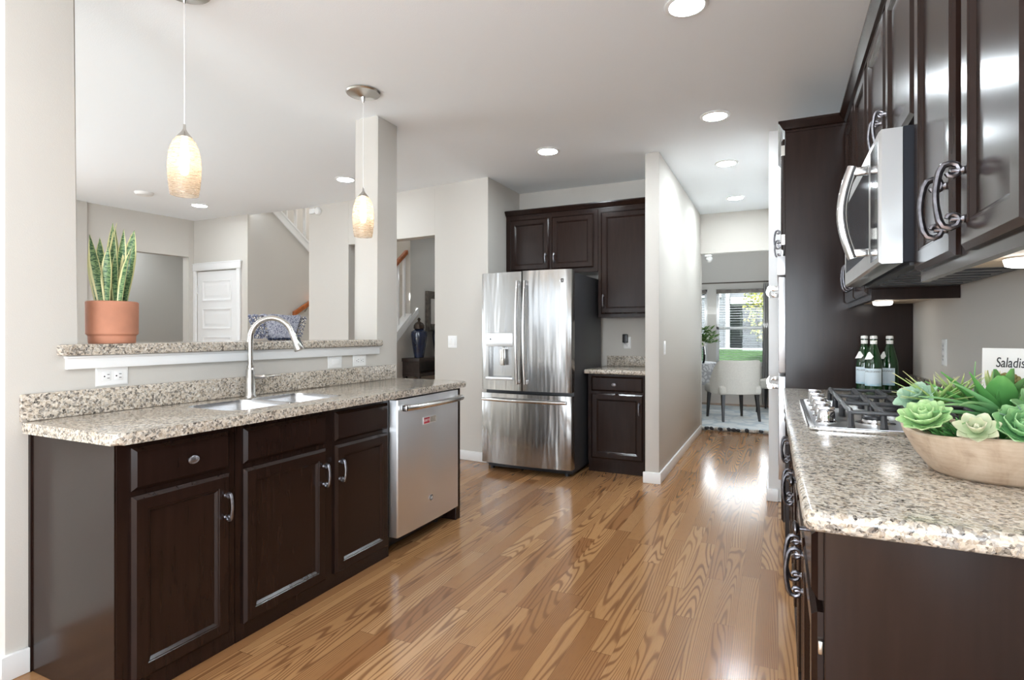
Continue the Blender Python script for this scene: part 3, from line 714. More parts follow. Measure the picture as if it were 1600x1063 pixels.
# sink
sk = thing('sink', 'double-bowl undermount stainless steel sink in the granite counter', 'sink', (-2.2, 1.935, .70))
for y0, y1 in ((1.606, 1.927), (1.941, 2.264)):
    b = B(); rings = []
    for i, z in ((-.0045, .917), (.0005, .9185), (.004, .90), (.010, .73), (.022, .705), (.045, .695)):
        rings.append([(p[0], p[1], z) for p in rrect(-2.369+i, -2.036-i, y0+i, y1-i, .055-i*.3, 6)])
    b.loops(rings, False, True)
    if y0 < 1.7: b.box(-2.30, -2.10, 1.9325, 1.9355, .80, .9165)
    bw = b.build('bowl', 'steel_bowl', sk)
    b = B(); b.lathe([(.005, .6955), (.035, .6955), (.038, .699), (.042, .697)], (-2.2, (y0+y1)/2, 0)); b.build('drain', 'chrome', bw)
# faucet
fc = thing('faucet', 'brushed nickel gooseneck pull-down faucet behind the sink', 'faucet', (-2.425, 2.005, ZC))
b = B(); b.lathe([(.030, .9205), (.030, .926), (.026, .932), (.022, 1.02), (.0215, 1.055), (.0165, 1.066)], (-2.425, 2.005, 0)); b.build('base', 'nickel', fc)
fd = V(.235, .115, 0).normalized(); p0 = V(-2.425, 2.005, 0); pts = [p0+Z_*1.06, p0+Z_*1.12, p0+Z_*1.20]
for k in range(1, 15):
    a = PI*k/14*.90; pts.append(p0+fd*(.108*(1-math.cos(a)))+Z_*(1.212+.108*math.sin(a)))
b = B(); b.tube([tuple(p) for p in pts], .0135, 14); b.lathe([(.0135, 1.063), (.0175, 1.066), (.0175, 1.078), (.0135, 1.077)], tuple(p0)); b.build('spout', 'nickel', fc)
e = pts[-1]; dn = (pts[-1]-pts[-2]).normalized()
b = B(); b.tube([tuple(e-dn*.004), tuple(e+dn*.01), tuple(e+dn*.05), tuple(e+dn*.092), tuple(e+dn*.097)], [.0138, .0155, .018, .026, .024], 16); sh = b.build('spray_head', 'nickel', fc)
sd = fd
b = B(); b.obox(e+dn*.058+(sd-dn*sd.dot(dn)).normalized()*.0215, dn, Z_.cross(fd).normalized(), (sd-dn*sd.dot(dn)).normalized(), .05, .012, .006, .002); b.build('button', 'dark', sh)
hd = V(.35, 1, .0).normalized(); h0 = V(-2.425, 2.005, 1.018)
b = B(); b.tube([tuple(h0+hd*.018), tuple(h0+hd*.06), tuple(h0+hd*.064), tuple(h0+hd*.07)], [.0125, .0125, .015, .015], 14)
b.tube([tuple(h0+hd*.0705), tuple(h0+hd*.09+Z_*.002), tuple(h0+hd*.155+Z_*.004)], [.0075, .006, .0085], 10, flat=.6); b.build('lever', 'nickel', fc)
# raised bar top
b = B(); b.prism([(-2.95, 1.256), (-2.688+.0, 1.256), (-2.488, 1.256), (-2.488, 1.195), (-2.468, 1.178), (-2.45, 1.190), (-2.448, 1.30), (-2.448, 3.085), (-2.452, 3.10), (-2.462, 3.108), (-2.489, 3.108), (-2.489, 3.0875), (-2.95, 3.0875)], 1.156, 1.199, bev=.012, seg=3)
tag(b.build('bar_countertop', 'granite', origin=(-2.7, 2.1, 1.156)), 'raised granite bar top on the half wall, carrying the plant', 'countertop')
# outlets and switches
def plate(name, label, cat, c, u, n, kind, w=.072, h=.118, group=None, mat='plastic'):
    """wall plate; u across, Z up unless horizontal"""
    c = V(*c); v = n.cross(u); t = thing(name, label, cat, tuple(c), group)
    b = B(); b.panel(c-u*w/2-v*h/2+n*.0004, u, v, n, w, h, [(0, 0), (0, .002), (.004, .005), (.008, .0055)]); b.build('cover_plate', mat, t)
    if kind == 'outlet':                     # receptacles in a row along u
        for s in (-1, 1):
            o = c+u*(.023*s)+n*.006
            b = B(); b.obox(o, u, v, n, .034, .036, .002, .0008); r = b.build('receptacle', 'plastic', t)
            b = B()
            for d in (-1, 1): b.obox(o+u*.006+v*.0075*d+n*.0012, u, v, n, .009, .0026, .0008)
            b.lathe([(.003, 0), (.003, .0008), (.001, .0009)], (0, 0, 0), 10)
            for vt in list(b.bm.verts)[-30:]:
                q = vt.co.copy(); vt.co = o-u*.009+u*q.x+v*q.y+n*(q.z+.0008)
            b.build('slots', 'dark', r)
    elif kind == 'rocker':
        b = B(); b.obox(c+n*.0070, u, v, n, .033, .066, .003, .001); b.build('rocker', 'plastic', t)
    elif kind == 'double':
        for s in (-1, 1):
            b = B(); b.obox(c+u*.023*s+n*.0070, u, v, n, .033, .066, .003, .001); b.build('rocker', 'plastic', t)
    return t
plate('outlet', 'white horizontal outlet under the bar, left of the faucet', 'outlet', (XW, 1.386, 1.066), Y_, X_, 'outlet', .125, .078)
sw = plate('light_switch', 'white blank-looking switch plate under the bar, nearest the faucet on its right', 'light switch', (XW, 2.676, 1.064), -Z_, X_, 'rocker', .076, .122)
plate('outlet', 'white horizontal outlet under the bar, beside the pillar', 'outlet', (XW, 2.903, 1.064), Y_, X_, 'outlet', .125, .076)
ny = V(-.09, -1, 0).normalized(); uy = V(1, -.09, 0).normalized()
plate('light_switch', 'white double switch on the wall between the doorway and the refrigerator', 'light switch', (-2.935, yl(-2.935), 1.158), uy, ny, 'double', .108, .122)
plate('light_switch', 'white single switch on the hall wall face', 'light switch', (-.885, 4.917, 1.118), Y_, X_, 'rocker')
# snake plant on the bar
pl = thing('potted_plant', 'snake plant with yellow-edged striped leaves in a terracotta pot on the bar', 'potted plant', (-2.57, 1.432, 1.2))
pc = (-2.57, 1.432, 0)
b = B(); b.lathe([(.02, 1.2005), (.083, 1.2005), (.084, 1.203), (.085, 1.231), (.089, 1.236), (.0935, 1.240), (.0945, 1.373), (.092, 1.376), (.087, 1.378), (.085, 1.345), (.02, 1.343)], pc, 48); b.build('pot', 'terracotta', pl)
b = B(); b.lathe([(.083, 1.346), (.084, 1.351), (.05, 1.356), (.005, 1.358)], pc, 32); b.build('soil', 'soil', pl)
rt, fw = V(.903, .429, 0), V(-.429, .903, 0)       # across and along the line of sight at the plant
snake = lambda t: max(.02, (min(1, .55+t*1.1)*(1 if t < .55 else max(0, 1-((t-.55)/.45)**1.8))))
for rx, ry, ln, wd, ang, lean, bend, tw in ((-.062, .01, .245, .040, .25, -.05, -.05, .3), (-.045, -.035, .225, .040, -.1, -.06, .12, .5), (-.022, .03, .300, .040, .1, -.02, -.02, .2),
        (-.015, -.05, .245, .045, .1, -.06, .22, -.3), (.016, -.055, .205, .040, -.2, .02, -.05, .4), (.012, .02, .275, .034, .5, .06, .18, .6), (.035, -.02, .19, .032, -.3, .0, .0, .3),
        (.045, .02, .275, .050, .1, .10, -.10, .25), (.06, -.03, .215, .036, -.15, .16, -.12, -.5), (-.03, .045, .285, .030, .3, .0, 0, .4), (.02, .05, .26, .03, .9, .02, .2, .5)):
    base = V(*pc)+rt*rx*.8+fw*ry*.8+Z_*1.352
    d = (Z_+rt*lean+fw*(ry*1.0)).normalized()
    b = B(); b.leaf(base, d, -fw*math.cos(ang)+rt*math.sin(ang), ln*1.24, wd*1.12, bend, .45, .004, 14, snake, tw); b.build('leaf', 'snake', pl, smooth=60)
for rx, ln, s in ((-.012, .325, -.18), (.012, .36, -.28)):
    b = B(); p = V(*pc)+rt*rx*.6+fw*.01+Z_*1.355
    b.tube([tuple(p+Z_*ln*t+rt*(s*.11*math.sin(PI*t*1.05)*(1 if t > .3 else .6))) for t in [k/12 for k in range(13)]], [.005*(1-.75*k/12) for k in range(13)], 6); b.build('leaf', 'snake', pl)
# woven basket on the bar
bk = thing('woven_basket', 'blue and white woven basket with tasselled sides on the bar behind the faucet', 'basket', (-2.68, 2.39, 1.2))
b = B(); rings = []
for hw, z, dp, cx in ((.112, 1.212, .06, 0), (.128, 1.25, .065, 0), (.143, 1.30, .07, 0), (.154, 1.349, .075, 0), (.147, 1.350, .07, 0), (.132, 1.29, .06, 0), (.10, 1.225, .05, 0)):
    rings.append([(-2.68+p[0], 2.39+p[1], z+(.004*math.sin(9*p[1]*20) if z > 1.34 else 0)) for p in rrect(-dp, dp, -hw, hw, min(dp, .05), 5)])
b.loops(rings); b.build('weave_body', 'weave', bk)
for sy in (-1, 1):
    for k in range(6):
        z = 1.335-.022*k; hw = .156-.008*k
        b = B()
        for j in range(5):
            x = -2.68+.022*j-.044+.02; b.tube([(x, 2.39+sy*(hw-.012), z), (x+.004, 2.39+sy*(hw+.010), z+.004), (x+.008, 2.39+sy*(hw+.014), z-.012)], [.007, .008, .003], 6)
        b.build('tassel', 'weave_edge', bk)
b = B()
for k in range(7): b.sphere((-2.618, 2.30+.031*k, 1.2095), .014, (1, 1.2, .6), 10, 6)
b.build('bottom_fringe', 'weave_dark', bk)

# ================================================================== FRIDGE ALCOVE
fr = thing('refrigerator', 'stainless french-door refrigerator with water dispenser and bottom freezer', 'refrigerator', (-2.013, 4.95, 0))
b = B(); b.box(-2.440, -1.586, 4.585, 5.40, .045, 1.770, .006); b.build('body', 'fgrey', fr)
b = B(); b.box(-2.42, -1.606, 4.60, 5.35, .020, .044)
for x in (-2.39, -1.66): b.cyl((x, 4.62, .0005), (x, 4.62, .022), .02)
b.build('foot_grille', 'dark', fr)
for x in (-2.37, -1.66):
    b = B(); b.box(x-.03, x+.03, 4.56, 4.70, 1.771, 1.787, .004); b.build('hinge_cover', 'dark', fr)
fx0, fx1, fcx = -2.447, -1.579, -2.013
fy = lambda x: 4.508-.028*(1-((x-fcx)/.434)**2)
def fdoor(name, x0, x1, z0, z1, r0, r1):
    n = 14; pts = [(x0, 4.580), (x0, fy(x0)+.012)]
    xs = [x0+(x1-x0)*k/n for k in range(n+1)]; xs[0] += .006 if r0 else .002; xs[-1] -= .006 if r1 else .002
    pts += [(x, fy(x)) for x in xs]+[(x1, fy(x1)+.012), (x1, 4.580)]
    b = B(); b.prism(list(reversed(pts)), z0, z1, bev=.003, seg=2); return b.build(name, 'steel', fr)
ld = fdoor('left_door', fx0, -2.0335, .735, 1.786, 1, 0)
rd_ = fdoor('right_door', -2.0265, fx1, .735, 1.790, 0, 1)
fz = fdoor('freezer_drawer', fx0, fx1, .075, .705, 1, 1)
q = B(); q.box(-2.372, -2.132, 4.40, 4.555, .852, 1.125); cut(ld, q)
b = B(); b.box(-2.384, -2.122, 4.478, 4.490, 1.127, 1.246, .003); dsp = b.build('dispenser_panel', 'steel_dw', ld)
b = B(); b.box(-2.385, -2.121, 4.465, 4.52, .828, .851, .003); b.build('drip_tray', 'steel_dw', ld)
b = B(); b.box(-2.262, -2.212, 4.512, 4.522, .955, 1.10, .004); b.box(-2.25, -2.225, 4.523, 4.553, 1.08, 1.12, .003); b.build('paddle', 'steel_bar', ld)
b = B(); b.lathe([(.008, 4.4768), (.008, 4.4775), (.001, 4.4779)], (-2.34, 0, 1.19), 10, 'y'); b.build('dispenser_button', 'dark', ld)
for dr_, x in ((ld, -2.066), (rd_, -1.992)):
    b = B(); pts = [(x, fy(x)-.030-.028*math.sin(PI*k/14)**.8, .80+.90*k/14) for k in range(15)]
    b.tube(pts, .0135, 12)
    for z in (.815, 1.685): b.box(x-.012, x+.012, fy(x)-.038, fy(x)-.0005, z-.02, z+.02, .004)
    b.build('handle', 'steel_bar', dr_)
b = B(); b.tube([(-2.42+.80*k/14, fy(-2.42+.80*k/14)-.032-.012*math.sin(PI*k/14), .650) for k in range(15)], .0145, 12)
for x in (-2.405, -1.635): b.box(x-.018, x+.018, fy(x)-.036, fy(x)-.0005, .638, .662, .004)
b.build('handle', 'steel_bar', fz)
ge_badge(rd_, (-1.662, fy(-1.662)-.0006, 1.695), X_, Z_, -Y_, .020)
# upper cabinets over the refrigerator
YU = 5.155
DOORY = lambda x0, x1, z0, z1: (V(x0, YU-.0005, z0), X_, Z_, -Y_, x1-x0, z1-z0, DOOR)
u1 = thing('wall_cabinet', 'short two-door espresso cabinet above the refrigerator', 'cabinet', (-2.03, 5.32, 1.83))
b = B(); b.box(-2.513, -1.545, YU, 5.484, 1.83, 2.420, .002); b.build('body', 'wood', u1)
for x0, x1, hx in ((-2.462, -2.040, -2.068), (-2.012, -1.585, -1.978)):
    b = B(); b.panel(*DOORY(x0, x1, 1.872, 2.385))
    dd = b.build('door', 'wood', u1)
    pull(dd, (hx, YU-.021, 1.985), -Y_, Z_, .095, .028)
u2 = thing('wall_cabinet', 'tall single-door espresso cabinet on the wall right of the refrigerator', 'cabinet', (-1.27, 5.32, 1.39))
b = B(); b.box(-1.543, -1.0035, YU, 5.484, 1.39, 2.420, .002); b.build('body', 'wood', u2)
b = B(); b.panel(*DOORY(-1.512, -1.035, 1.425, 2.385)); dd = b.build('door', 'wood', u2)
pull(dd, (-1.486, YU-.021, 1.548), -Y_, Z_, .12, .028)
def crown_prof(s): return [(0, 2.4205), (0, 2.432), (.012, 2.438), (.028, 2.462), (.036, 2.470), (.036, 2.482), (-.02, 2.482), (-.02, 2.4205)]
b = B(); b.prism([(YU-.0-p, z) for p, z in crown_prof(0)], -2.5145, -1.004, 'x')
tag(b.build('crown_moulding', 'wood'), 'dark crown moulding along the top of the refrigerator-side cabinets', 'moulding')
bc = thing('base_cabinet', 'narrow espresso base cabinet right of the refrigerator, drawer over door', 'cabinet', (-1.29, 5.15, 0))
YB = 4.875
b = B(); b.box(-1.553, -1.0035, YB, 5.484, .10, .879, .002); b.box(-1.550, -1.0045, YB+.012, 5.484, .0005, .0995); b.build('body', 'wood', bc)
b = B(); b.panel(V(-1.520, YB-.0005, .727), X_, Z_, -Y_, .465, .132, DRAW); dr = b.build('drawer', 'wood', bc); knob(dr, (-1.305, YB-.0210, .790), -Y_, X_)
b = B(); b.panel(V(-1.520, YB-.0005, .125), X_, Z_, -Y_, .465, .582, DOOR); dd = b.build('door', 'wood', bc); pull(dd, (-1.085, YB-.021, .585), -Y_, Z_, .11, .028)
b = B(); b.prism([(-1.572, 4.822), (-1.0035, 4.822), (-1.0035, 5.484), (-1.572, 5.484)], .8805, ZC, bev=.010, seg=3)
tag(b.build('countertop', 'granite', origin=(-1.29, 5.15, ZC)), 'short granite countertop on the cabinet right of the refrigerator', 'countertop')
b = B(); b.box(-1.545, -1.0035, 5.464, 5.4845, .9208, 1.02, .003)
tag(b.build('backsplash', 'granite', origin=(-1.29, 5.47, ZC)), 'short granite backsplash right of the refrigerator', 'backsplash')
plate('outlet', 'white outlet above the short counter, holding a black plug', 'outlet', (-1.345, 5.486, 1.15), Z_, -Y_, 'outlet', .118, .072)
b = B(); b.box(-1.385, -1.335, 5.442, 5.4775, 1.150, 1.235, .006); b.tube([(-1.36, 5.4425, 1.168), (-1.36, 5.438, 1.168), (-1.36, 5.437, 1.168)], [.021, .021, .016], 16)
tag(b.build('plug_adapter', 'dark'), 'black plug-in device in the outlet above the short counter', 'plug')

# ================================================================== COOKTOP RUN (right)
XB = .078
RY = [(1.192, 1.632), (1.634, 2.068), (2.070, 3.000), (3.002, 3.686)]
def rdoor(par, name, y0, y1, z0, z1, prof, x=XB):
    b = B(); b.panel(V(x-.0005, y1, z0), -Y_, Z_, -X_, y1-y0, z1-z0, prof); return b.build(name, 'wood', par)
labs = ['espresso base cabinet at the near end of the cooktop counter, its side panel facing out', 'espresso base cabinet second from the near end of the cooktop counter',
        'espresso base cabinet directly under the gas cooktop', 'espresso base cabinet at the far end of the cooktop counter beside the ovens']
for i, (y0, y1) in enumerate(RY):
    c = thing('base_cabinet', labs[i], 'cabinet', (.36, (y0+y1)/2, 0))
    b = B(); b.box(XB, .662, y0, y1, .10, .879, .002); b.box(XB+.06, .66, y0+.001, y1, .0005, .0995); b.build('body', 'wood', c)
    ym = (y0+y1)/2
    if i < 2:
        dr = rdoor(c, 'drawer', y0+.022, y1-.022, .735, .867, DRAW); knob(dr, (XB-.0207, ym, .805), -X_, Y_, 'pewter_dark')
        dd = rdoor(c, 'door', y0+.022, y1-.022, .115, .712, DOOR); pull(dd, (XB-.021, y1-.05 if i == 0 else y0+.05, .640), -X_, Z_, .125, .034, 'pewter_dark', .0065, .0165)
        b = B(); b.box(XB-.010, XB-.001, y0+.013, y0+.021, .635, .660, .002); b.build('hinge', 'hinge', dd)
    else:
        for k, (a, e) in enumerate(((y0+.022, ym-.02), (ym+.02, y1-.022))):
            dr = rdoor(c, 'false_drawer_front' if i == 2 else 'drawer', a, e, .735, .867, DRAW)
            if i == 3: knob(dr, (XB-.0207, (a+e)/2, .805), -X_, Y_, 'pewter_dark')
            dd = rdoor(c, 'door', a, e, .115, .712, DOOR); pull(dd, (XB-.021, e-.03 if k == 0 else a+.03, .620), -X_, Z_, .125, .034, 'pewter_dark', .0065, .0165)
b = B(); b.prism([(.060, 1.150), (.662, 1.150), (.662, 3.687), (.022, 3.687), (.030, 2.3), (.042, 1.168), (.048, 1.155)], .8805, ZC, bev=.014, seg=4)
tag(b.build('countertop', 'granite', origin=(.36, 2.4, ZC)), 'speckled granite countertop on the right holding the cooktop and the bowl', 'countertop')
b = B(); b.box(.644, .6625, 1.155, 3.687, .9208, 1.02, .003)
tag(b.build('backsplash', 'granite', origin=(.65, 2.4, ZC)), 'low granite backsplash along the right wall', 'backsplash')
# gas cooktop
ck = thing('gas_cooktop', 'stainless gas cooktop with black cast iron grates in the right counter', 'cooktop', (.35, 2.55, ZC))
CX0, CX1, CY0, CY1 = .090, .600, 2.105, 2.995
b = B(); b.prism(rrect(CX0, CX1, CY0, CY1, .03), .9206, .9315, bev=.005, seg=3); tray = b.build('tray', 'steel_bar', ck)
b = B(); b.prism(rrect(CX0+.018, CX1-.018, CY0+.018, CY1-.018, .02), .9317, .9330); b.build('well', 'steel_dw', tray)
for bx, by, br in ((.30, 2.27, .040), (.48, 2.27, .04), (.39, 2.55, .055), (.30, 2.83, .04), (.48, 2.83, .045)):
    b = B(); b.lathe([(br+.02, .9333), (br+.02, .936), (br, .940), (br, .948), (br*.6, .950)], (bx, by, 0), 24); bb = b.build('burner', 'steel_bar', ck)
    b = B(); b.lathe([(br*.85, .9502), (br*.85, .957), (br*.7, .960), (.002, .960)], (bx, by, 0), 24); b.build('burner_cap', 'iron', bb)
for y0, y1 in ((2.135, 2.405), (2.425, 2.675), (2.695, 2.965)):
    b = B(); x0, x1 = (.215, .580); t = .0075; zt = .990
    for y in (y0, y1): b.box(x0, x1, y-t, y+t, zt-.012, zt, .003)
    nb = 4
    for k in range(nb+1):
        x = x0+(x1-x0)*k/nb
        b.tube([(x, y0-.008, .934), (x, y0-.002, .950), (x, y0+.006, .968), (x, y0+.004, .982), (x, y0+.030, zt-.002), (x, (y0+y1)/2, zt-.006), (x, y1-.030, zt-.002), (x, y1-.004, .982), (x, y1-.006, .968), (x, y1+.002, .950), (x, y1+.008, .934)], [.012, .010, .009, .009, .009, .009, .009, .009, .009, .010, .012], 8)
    b.build('grate', 'iron', ck)
for k in range(5):
    kx, ky = .150, 2.215+.165*k
    b = B(); b.lathe([(.034, .9334), (.034, .939), (.028, .944), (.026, .972), (.023, .977), (.003, .978)], (kx, ky, 0), 24); b.box(kx-.026, kx+.026, ky-.006, ky+.006, .9775, .990, .003); b.build('knob', 'chrome', ck)
# bottles
def bottle(x, y, rot, label):
    t = thing('glass_bottle', label, 'bottle', (x, y, ZC), 'green mineral water bottles')
    b = B(); b.lathe([(.02, .9205), (.036, .9206), (.0395, .925), (.040, .94), (.040, 1.065), (.038, 1.09), (.030, 1.13), (.021, 1.165), (.0150, 1.185), (.0140, 1.205), (.0155, 1.206), (.0155, 1.212), (.013, 1.213)], (x, y, 0), 28); b.build('body', 'bottle', t)
    b = B(); b.lathe([(.0165, 1.2132), (.0175, 1.215), (.0165, 1.228), (.010, 1.230)], (x, y, 0), 20); b.build('cap', 'paper', t)
    b = B(); b.lathe([(.0158, 1.186), (.0161, 1.187), (.0161, 1.205), (.0158, 1.2055)], (x, y, 0), 20); b.build('neck_band', 'paper', t)
    b = B(); n = 18; a0 = math.atan2(-y, -x)+rot
    ring = lambda r, z: [(x+r*math.cos(a0-1.15+2.3*k/n), y+r*math.sin(a0-1.15+2.3*k/n), z) for k in range(n+1)]
    b.loops([ring(.0404, .968), ring(.0408, .969), ring(.0408, 1.058), ring(.0404, 1.059)], False, False, False)
    for f in (0,): pass
    lb = b.build('paper_label', 'label', t)
    # lettering wraps round the bottle
    cu = text('lettering', 'S.PELLEGRINO', .0125, (x, y, 1.043), X_, Z_, 'ink', lb, depth=.0001)
    off = t.location
    for vt in cu.data.vertices:
        lx = vt.co.x; a = a0+lx/.041; r = .0411+(.0002 if vt.co.y+off.y > y else 0)
        vt.co = V(r*math.cos(a), r*math.sin(a), vt.co.z)
    b = B(); d = V(math.cos(a0-.35), math.sin(a0-.35), 0); s_ = V(-d.y, d.x, 0); c = V(x, y, 1.125)+d*.0345
    pts = []
    for px_, pz in ((-.022, -.022), (.012, -.019), (.020, -.004), (-.004, .022), (-.012, .018)): pts.append((px_, pz))
    tl = (d*.92+Z_*.38).normalized(); tv = tl.cross(s_)
    tv = tv if tv.z > 0 else -tv
    b.loops([[c+s_*p-tv*(-q)+tl*.0 for p, q in pts], [c+s_*p+tv*q+tl*.0015 for p, q in pts]]); b.build('neck_tag', 'paper', t)
    return t
bottle(.426, 3.600, -.25, 'leftmost of the three green glass bottles at the end of the counter')
bottle(.452, 3.470, -.15, 'middle and nearest of the three green glass bottles at the end of the counter')
bottle(.536, 3.560, -.55, 'rightmost of the three green glass bottles at the end of the counter')
plate('outlet', 'white outlet on the right wall above the counter, near the dark panel', 'outlet', (XR, 3.05, 1.158), Z_, -X_, 'outlet', .118, .072)
# wooden bowl
BX, BY = .450, 1.625
b = B(); rings = []; n = 48
def bowl_ring(sx, sy, z, wave=0, off=0):
    return [(BX+.92*sx*math.cos(a), BY+sy*math.sin(a), z+wave*(math.sin(a*2+2.4)*.5+.5*math.sin(a*3+.6))) for a in [2*PI*k/n for k in range(n)]]
for sx, sy, z, wv in ((.10, .09, .9205, 0), (.130, .118, .9207, 0), (.140, .128, .928, 0), (.170, .152, .965, .003), (.194, .174, 1.008, .014), (.198, .178, 1.021, .016), (.194, .174, 1.026, .016), (.172, .152, 1.024, .016), (.165, .145, 1.012, .014), (.14, .12, .975, .004), (.05, .05, .965, 0)):
    rings.append(bowl_ring(sx, sy, z, wv))
b.loops(rings); tag(b.build('wooden_bowl', 'palewood', origin=(BX, BY, ZC), smooth=50), 'pale carved wooden bowl with a wavy rim full of succulents', 'bowl')
def rosette(name, c, r, mat, label, layers=4, per=8, tilt=V(0, 0, 1), wide=.62, pointy=1.0, cup=.5):
    b = B(); c = V(*c); tilt = tilt.normalized(); q = Z_.rotation_difference(tilt).to_matrix()
    for l in range(layers):
        f = l/max(1, layers-1); el = math.radians(8+72*f); ln = r*(1-.55*f)
        for k in range(per-l):
            a = 2*PI*(k+.5*(l % 2))/(per-l)+.3*l
            d = q @ V(math.cos(a)*math.cos(el), math.sin(a)*math.cos(el), math.sin(el)); up = q @ V(-math.cos(a)*math.sin(el), -math.sin(a)*math.sin(el), math.cos(el))
            b.leaf(c+tilt*(r*.12*f), d, up, ln, ln*wide, cup, .35, r*.10, 6, lambda t: (math.sin(PI*min(.98, .14+.78*t**pointy))**.8)*(1 if t < .9 else .55))
    return tag(b.build(name, mat, origin=tuple(c), smooth=60), label, 'succulent', 'succulents in the wooden bowl')
def blades(name, c, specs, mat, label, th=.006, fold=.5, prof=None):
    b = B(); c = V(*c)
    for d, ln, wd, bd in specs:
        d = V(*d).normalized(); up = (Z_-d*Z_.dot(d))
        if up.length < .1: up = V(0, -1, 0)
        b.leaf(c+d*.004, d, up, ln, wd, bd, fold, th, 10, prof or (lambda t: max(.03, (1-t**1.6)*(.75+.35*math.sin(PI*min(1, t*1.6))))))
    return tag(b.build(name, mat, origin=tuple(c), smooth=60), label, 'succulent', 'succulents in the wooden bowl')
# the view from the camera: rt2 right, fw2 away
rt2, fw2 = V(.903, .429, 0), V(-.429, .903, 0)
def bp(r, f, z): return tuple(V(BX, BY, 0)+rt2*r+fw2*f+Z_*z)
b = B(); random.seed(21)
for k in range(170):
    a = random.uniform(0, 2*PI); r = math.sqrt(random.random()); x, y = BX+.150*r*math.cos(a), BY+.130*r*math.sin(a)
    b.leaf(V(x, y, .985+.035*(1-r*r)), V(math.cos(a), math.sin(a), random.uniform(.4, 1.6)), Z_, random.uniform(.025, .045), random.uniform(.012, .022), random.uniform(-.5, .5), .3, .002, 3)
b.prism([(BX+.140*math.cos(2*PI*k/20), BY+.120*math.sin(2*PI*k/20)) for k in range(20)], .968, .985)
tag(b.build('filler_greenery', 's_deep', origin=(BX, BY, .968), smooth=60), 'dark green filler leaves packed between the succulents in the bowl', 'greenery', kind='stuff')
SR = 'succulent_rosette'
rosette(SR, bp(-.176, -.02, 1.042), .060, 's_light', 'bright pale green rosette at the left rim of the bowl', 5, 10, V(-.35, -.55, 1), .70, .9)
rosette(SR, bp(-.142, .055, 1.085), .050, 's_grey', 'grey-green paddle-leaved rosette at the back left of the bowl', 3, 6, V(-.5, -.5, .8), .95, .7, .2)
rosette(SR, bp(-.128, -.100, 1.034), .046, 's_cream', 'small cream-edged rosette at the front left of the bowl', 3, 7, V(-.3, -.8, 1), .75)
rosette(SR, bp(-.062, -.128, 1.040), .060, 's_mid', 'large mid-green rosette at the front centre of the bowl', 5, 9, V(.05, -.85, .9), .95, .8, .6)
rosette(SR, bp(-.010, -.105, 1.046), .052, 's_blue', 'blue-green rosette just right of the large front rosette', 4, 8, V(.3, -.7, .9), .7)
rosette(SR, bp(.045, -.065, 1.062), .072, 's_mid', 'thick triangular-leaved succulent at the right of the bowl', 4, 6, V(.15, -.55, 1), .55, 1.2)
lf = lambda r, f, z: tuple(rt2*r+fw2*f+Z_*z)
blades('aloe_plant', bp(-.01, -.03, 1.035), [(lf(-.9, -.25, .75), .20, .030, -.75), (lf(-.95, -.1, .50), .205, .030, -.6), (lf(-.8, -.4, .95), .20, .028, -.95), (lf(-.95, .1, .85), .19, .030, -.7), (lf(-.6, -.6, .8), .15, .026, -.8), (lf(-.9, -.45, .40), .175, .024, -.5), (lf(-.7, -.1, 1), .17, .03, -.6)],
       's_mid', 'aloe with long arching green leaves sweeping to the left in the bowl')
blades('aloe_plant', bp(.005, .015, 1.04), [(lf(-.75, -.1, .75), .175, .044, -.15), (lf(-.9, .15, .65), .165, .040, -.1), (lf(-.55, -.2, 1), .14, .042, -.2)], 's_deep', 'dark green broad-bladed aloe rising from the middle of the bowl')
blades('agave_plant', bp(.0, -.085, 1.035), [(lf(-.75, -.5, .75), .105, .024, -.2), (lf(-.35, -.6, .85), .10, .026, -.2), (lf(.2, -.7, .8), .09, .026, -.2), (lf(.6, -.5, .7), .09, .024, -.2), (lf(-.85, -.3, .55), .11, .024, -.3), (lf(.0, -.3, 1), .09, .024, 0)], 's_blue', 'grey-blue agave with pointed leaves behind the front rosettes')
blades('air_plant', bp(-.105, .045, 1.075), [(lf(math.cos(a), .6*math.sin(a), .30+.32*(k % 3)), .075+.012*(k % 4), .010, -.2) for k, a in enumerate([2*PI*k/26 for k in range(26)])], 's_lime', 'spiky lime-green air plant with tan tips at the back of the bowl', .003)
blades('grassy_succulent', bp(-.02, .085, 1.075), [(lf(math.cos(a)*.6, math.sin(a)*.5, .9), .068+.008*(k % 3), .010, -.2) for k, a in enumerate([2*PI*k/16 for k in range(16)])], 's_lime', 'upright tuft of thin green leaves at the back middle of the bowl', .003)
blades('jade_plant', bp(.035, .03, 1.045), [(lf(-.35, -.4, 1), .105, .062, .2), (lf(.15, -.3, 1), .115, .066, .25), (lf(.6, -.2, 1), .10, .06, .2), (lf(-.1, .2, 1), .11, .06, .2)], 's_deep', 'broad dark green leaves standing behind the triangular succulent', .006, .3,
       lambda t: math.sin(PI*min(.97, .12+.85*t))**.7)
blades('twig_stem', bp(-.02, .02, 1.05), [(lf(-.35, 0, 1), .125, .007, .45), (lf(-.1, 0, 1), .09, .006, .9)], 's_deep', 'thin dark curling stem rising above the succulents', .004)
b = B(); c = V(*bp(.100, .085, 1.118)); random.seed(3)
for k in range(80):
    a = 2.39996*k; z = 1-2*(k+.5)/80; rr_ = math.sqrt(max(0, 1-z*z)); d = V(rr_*math.cos(a), rr_*math.sin(a), z); b.sphere(tuple(c+d*.024), .0058, (1, 1, 1), 6, 4)
b.tube([tuple(c-Z_*.06), tuple(c-Z_*.01)], .006)
tag(b.build('seed_head', 's_brown', smooth=60), 'tan beaded seed head at the back right of the bowl', 'succulent', 'succulents in the wooden bowl')
rosette('flower_bloom', bp(.112, .045, 1.100), .036, 's_pink', 'dusty pink bloom at the right back of the bowl', 4, 8, V(-.2, -.5, 1), .8)
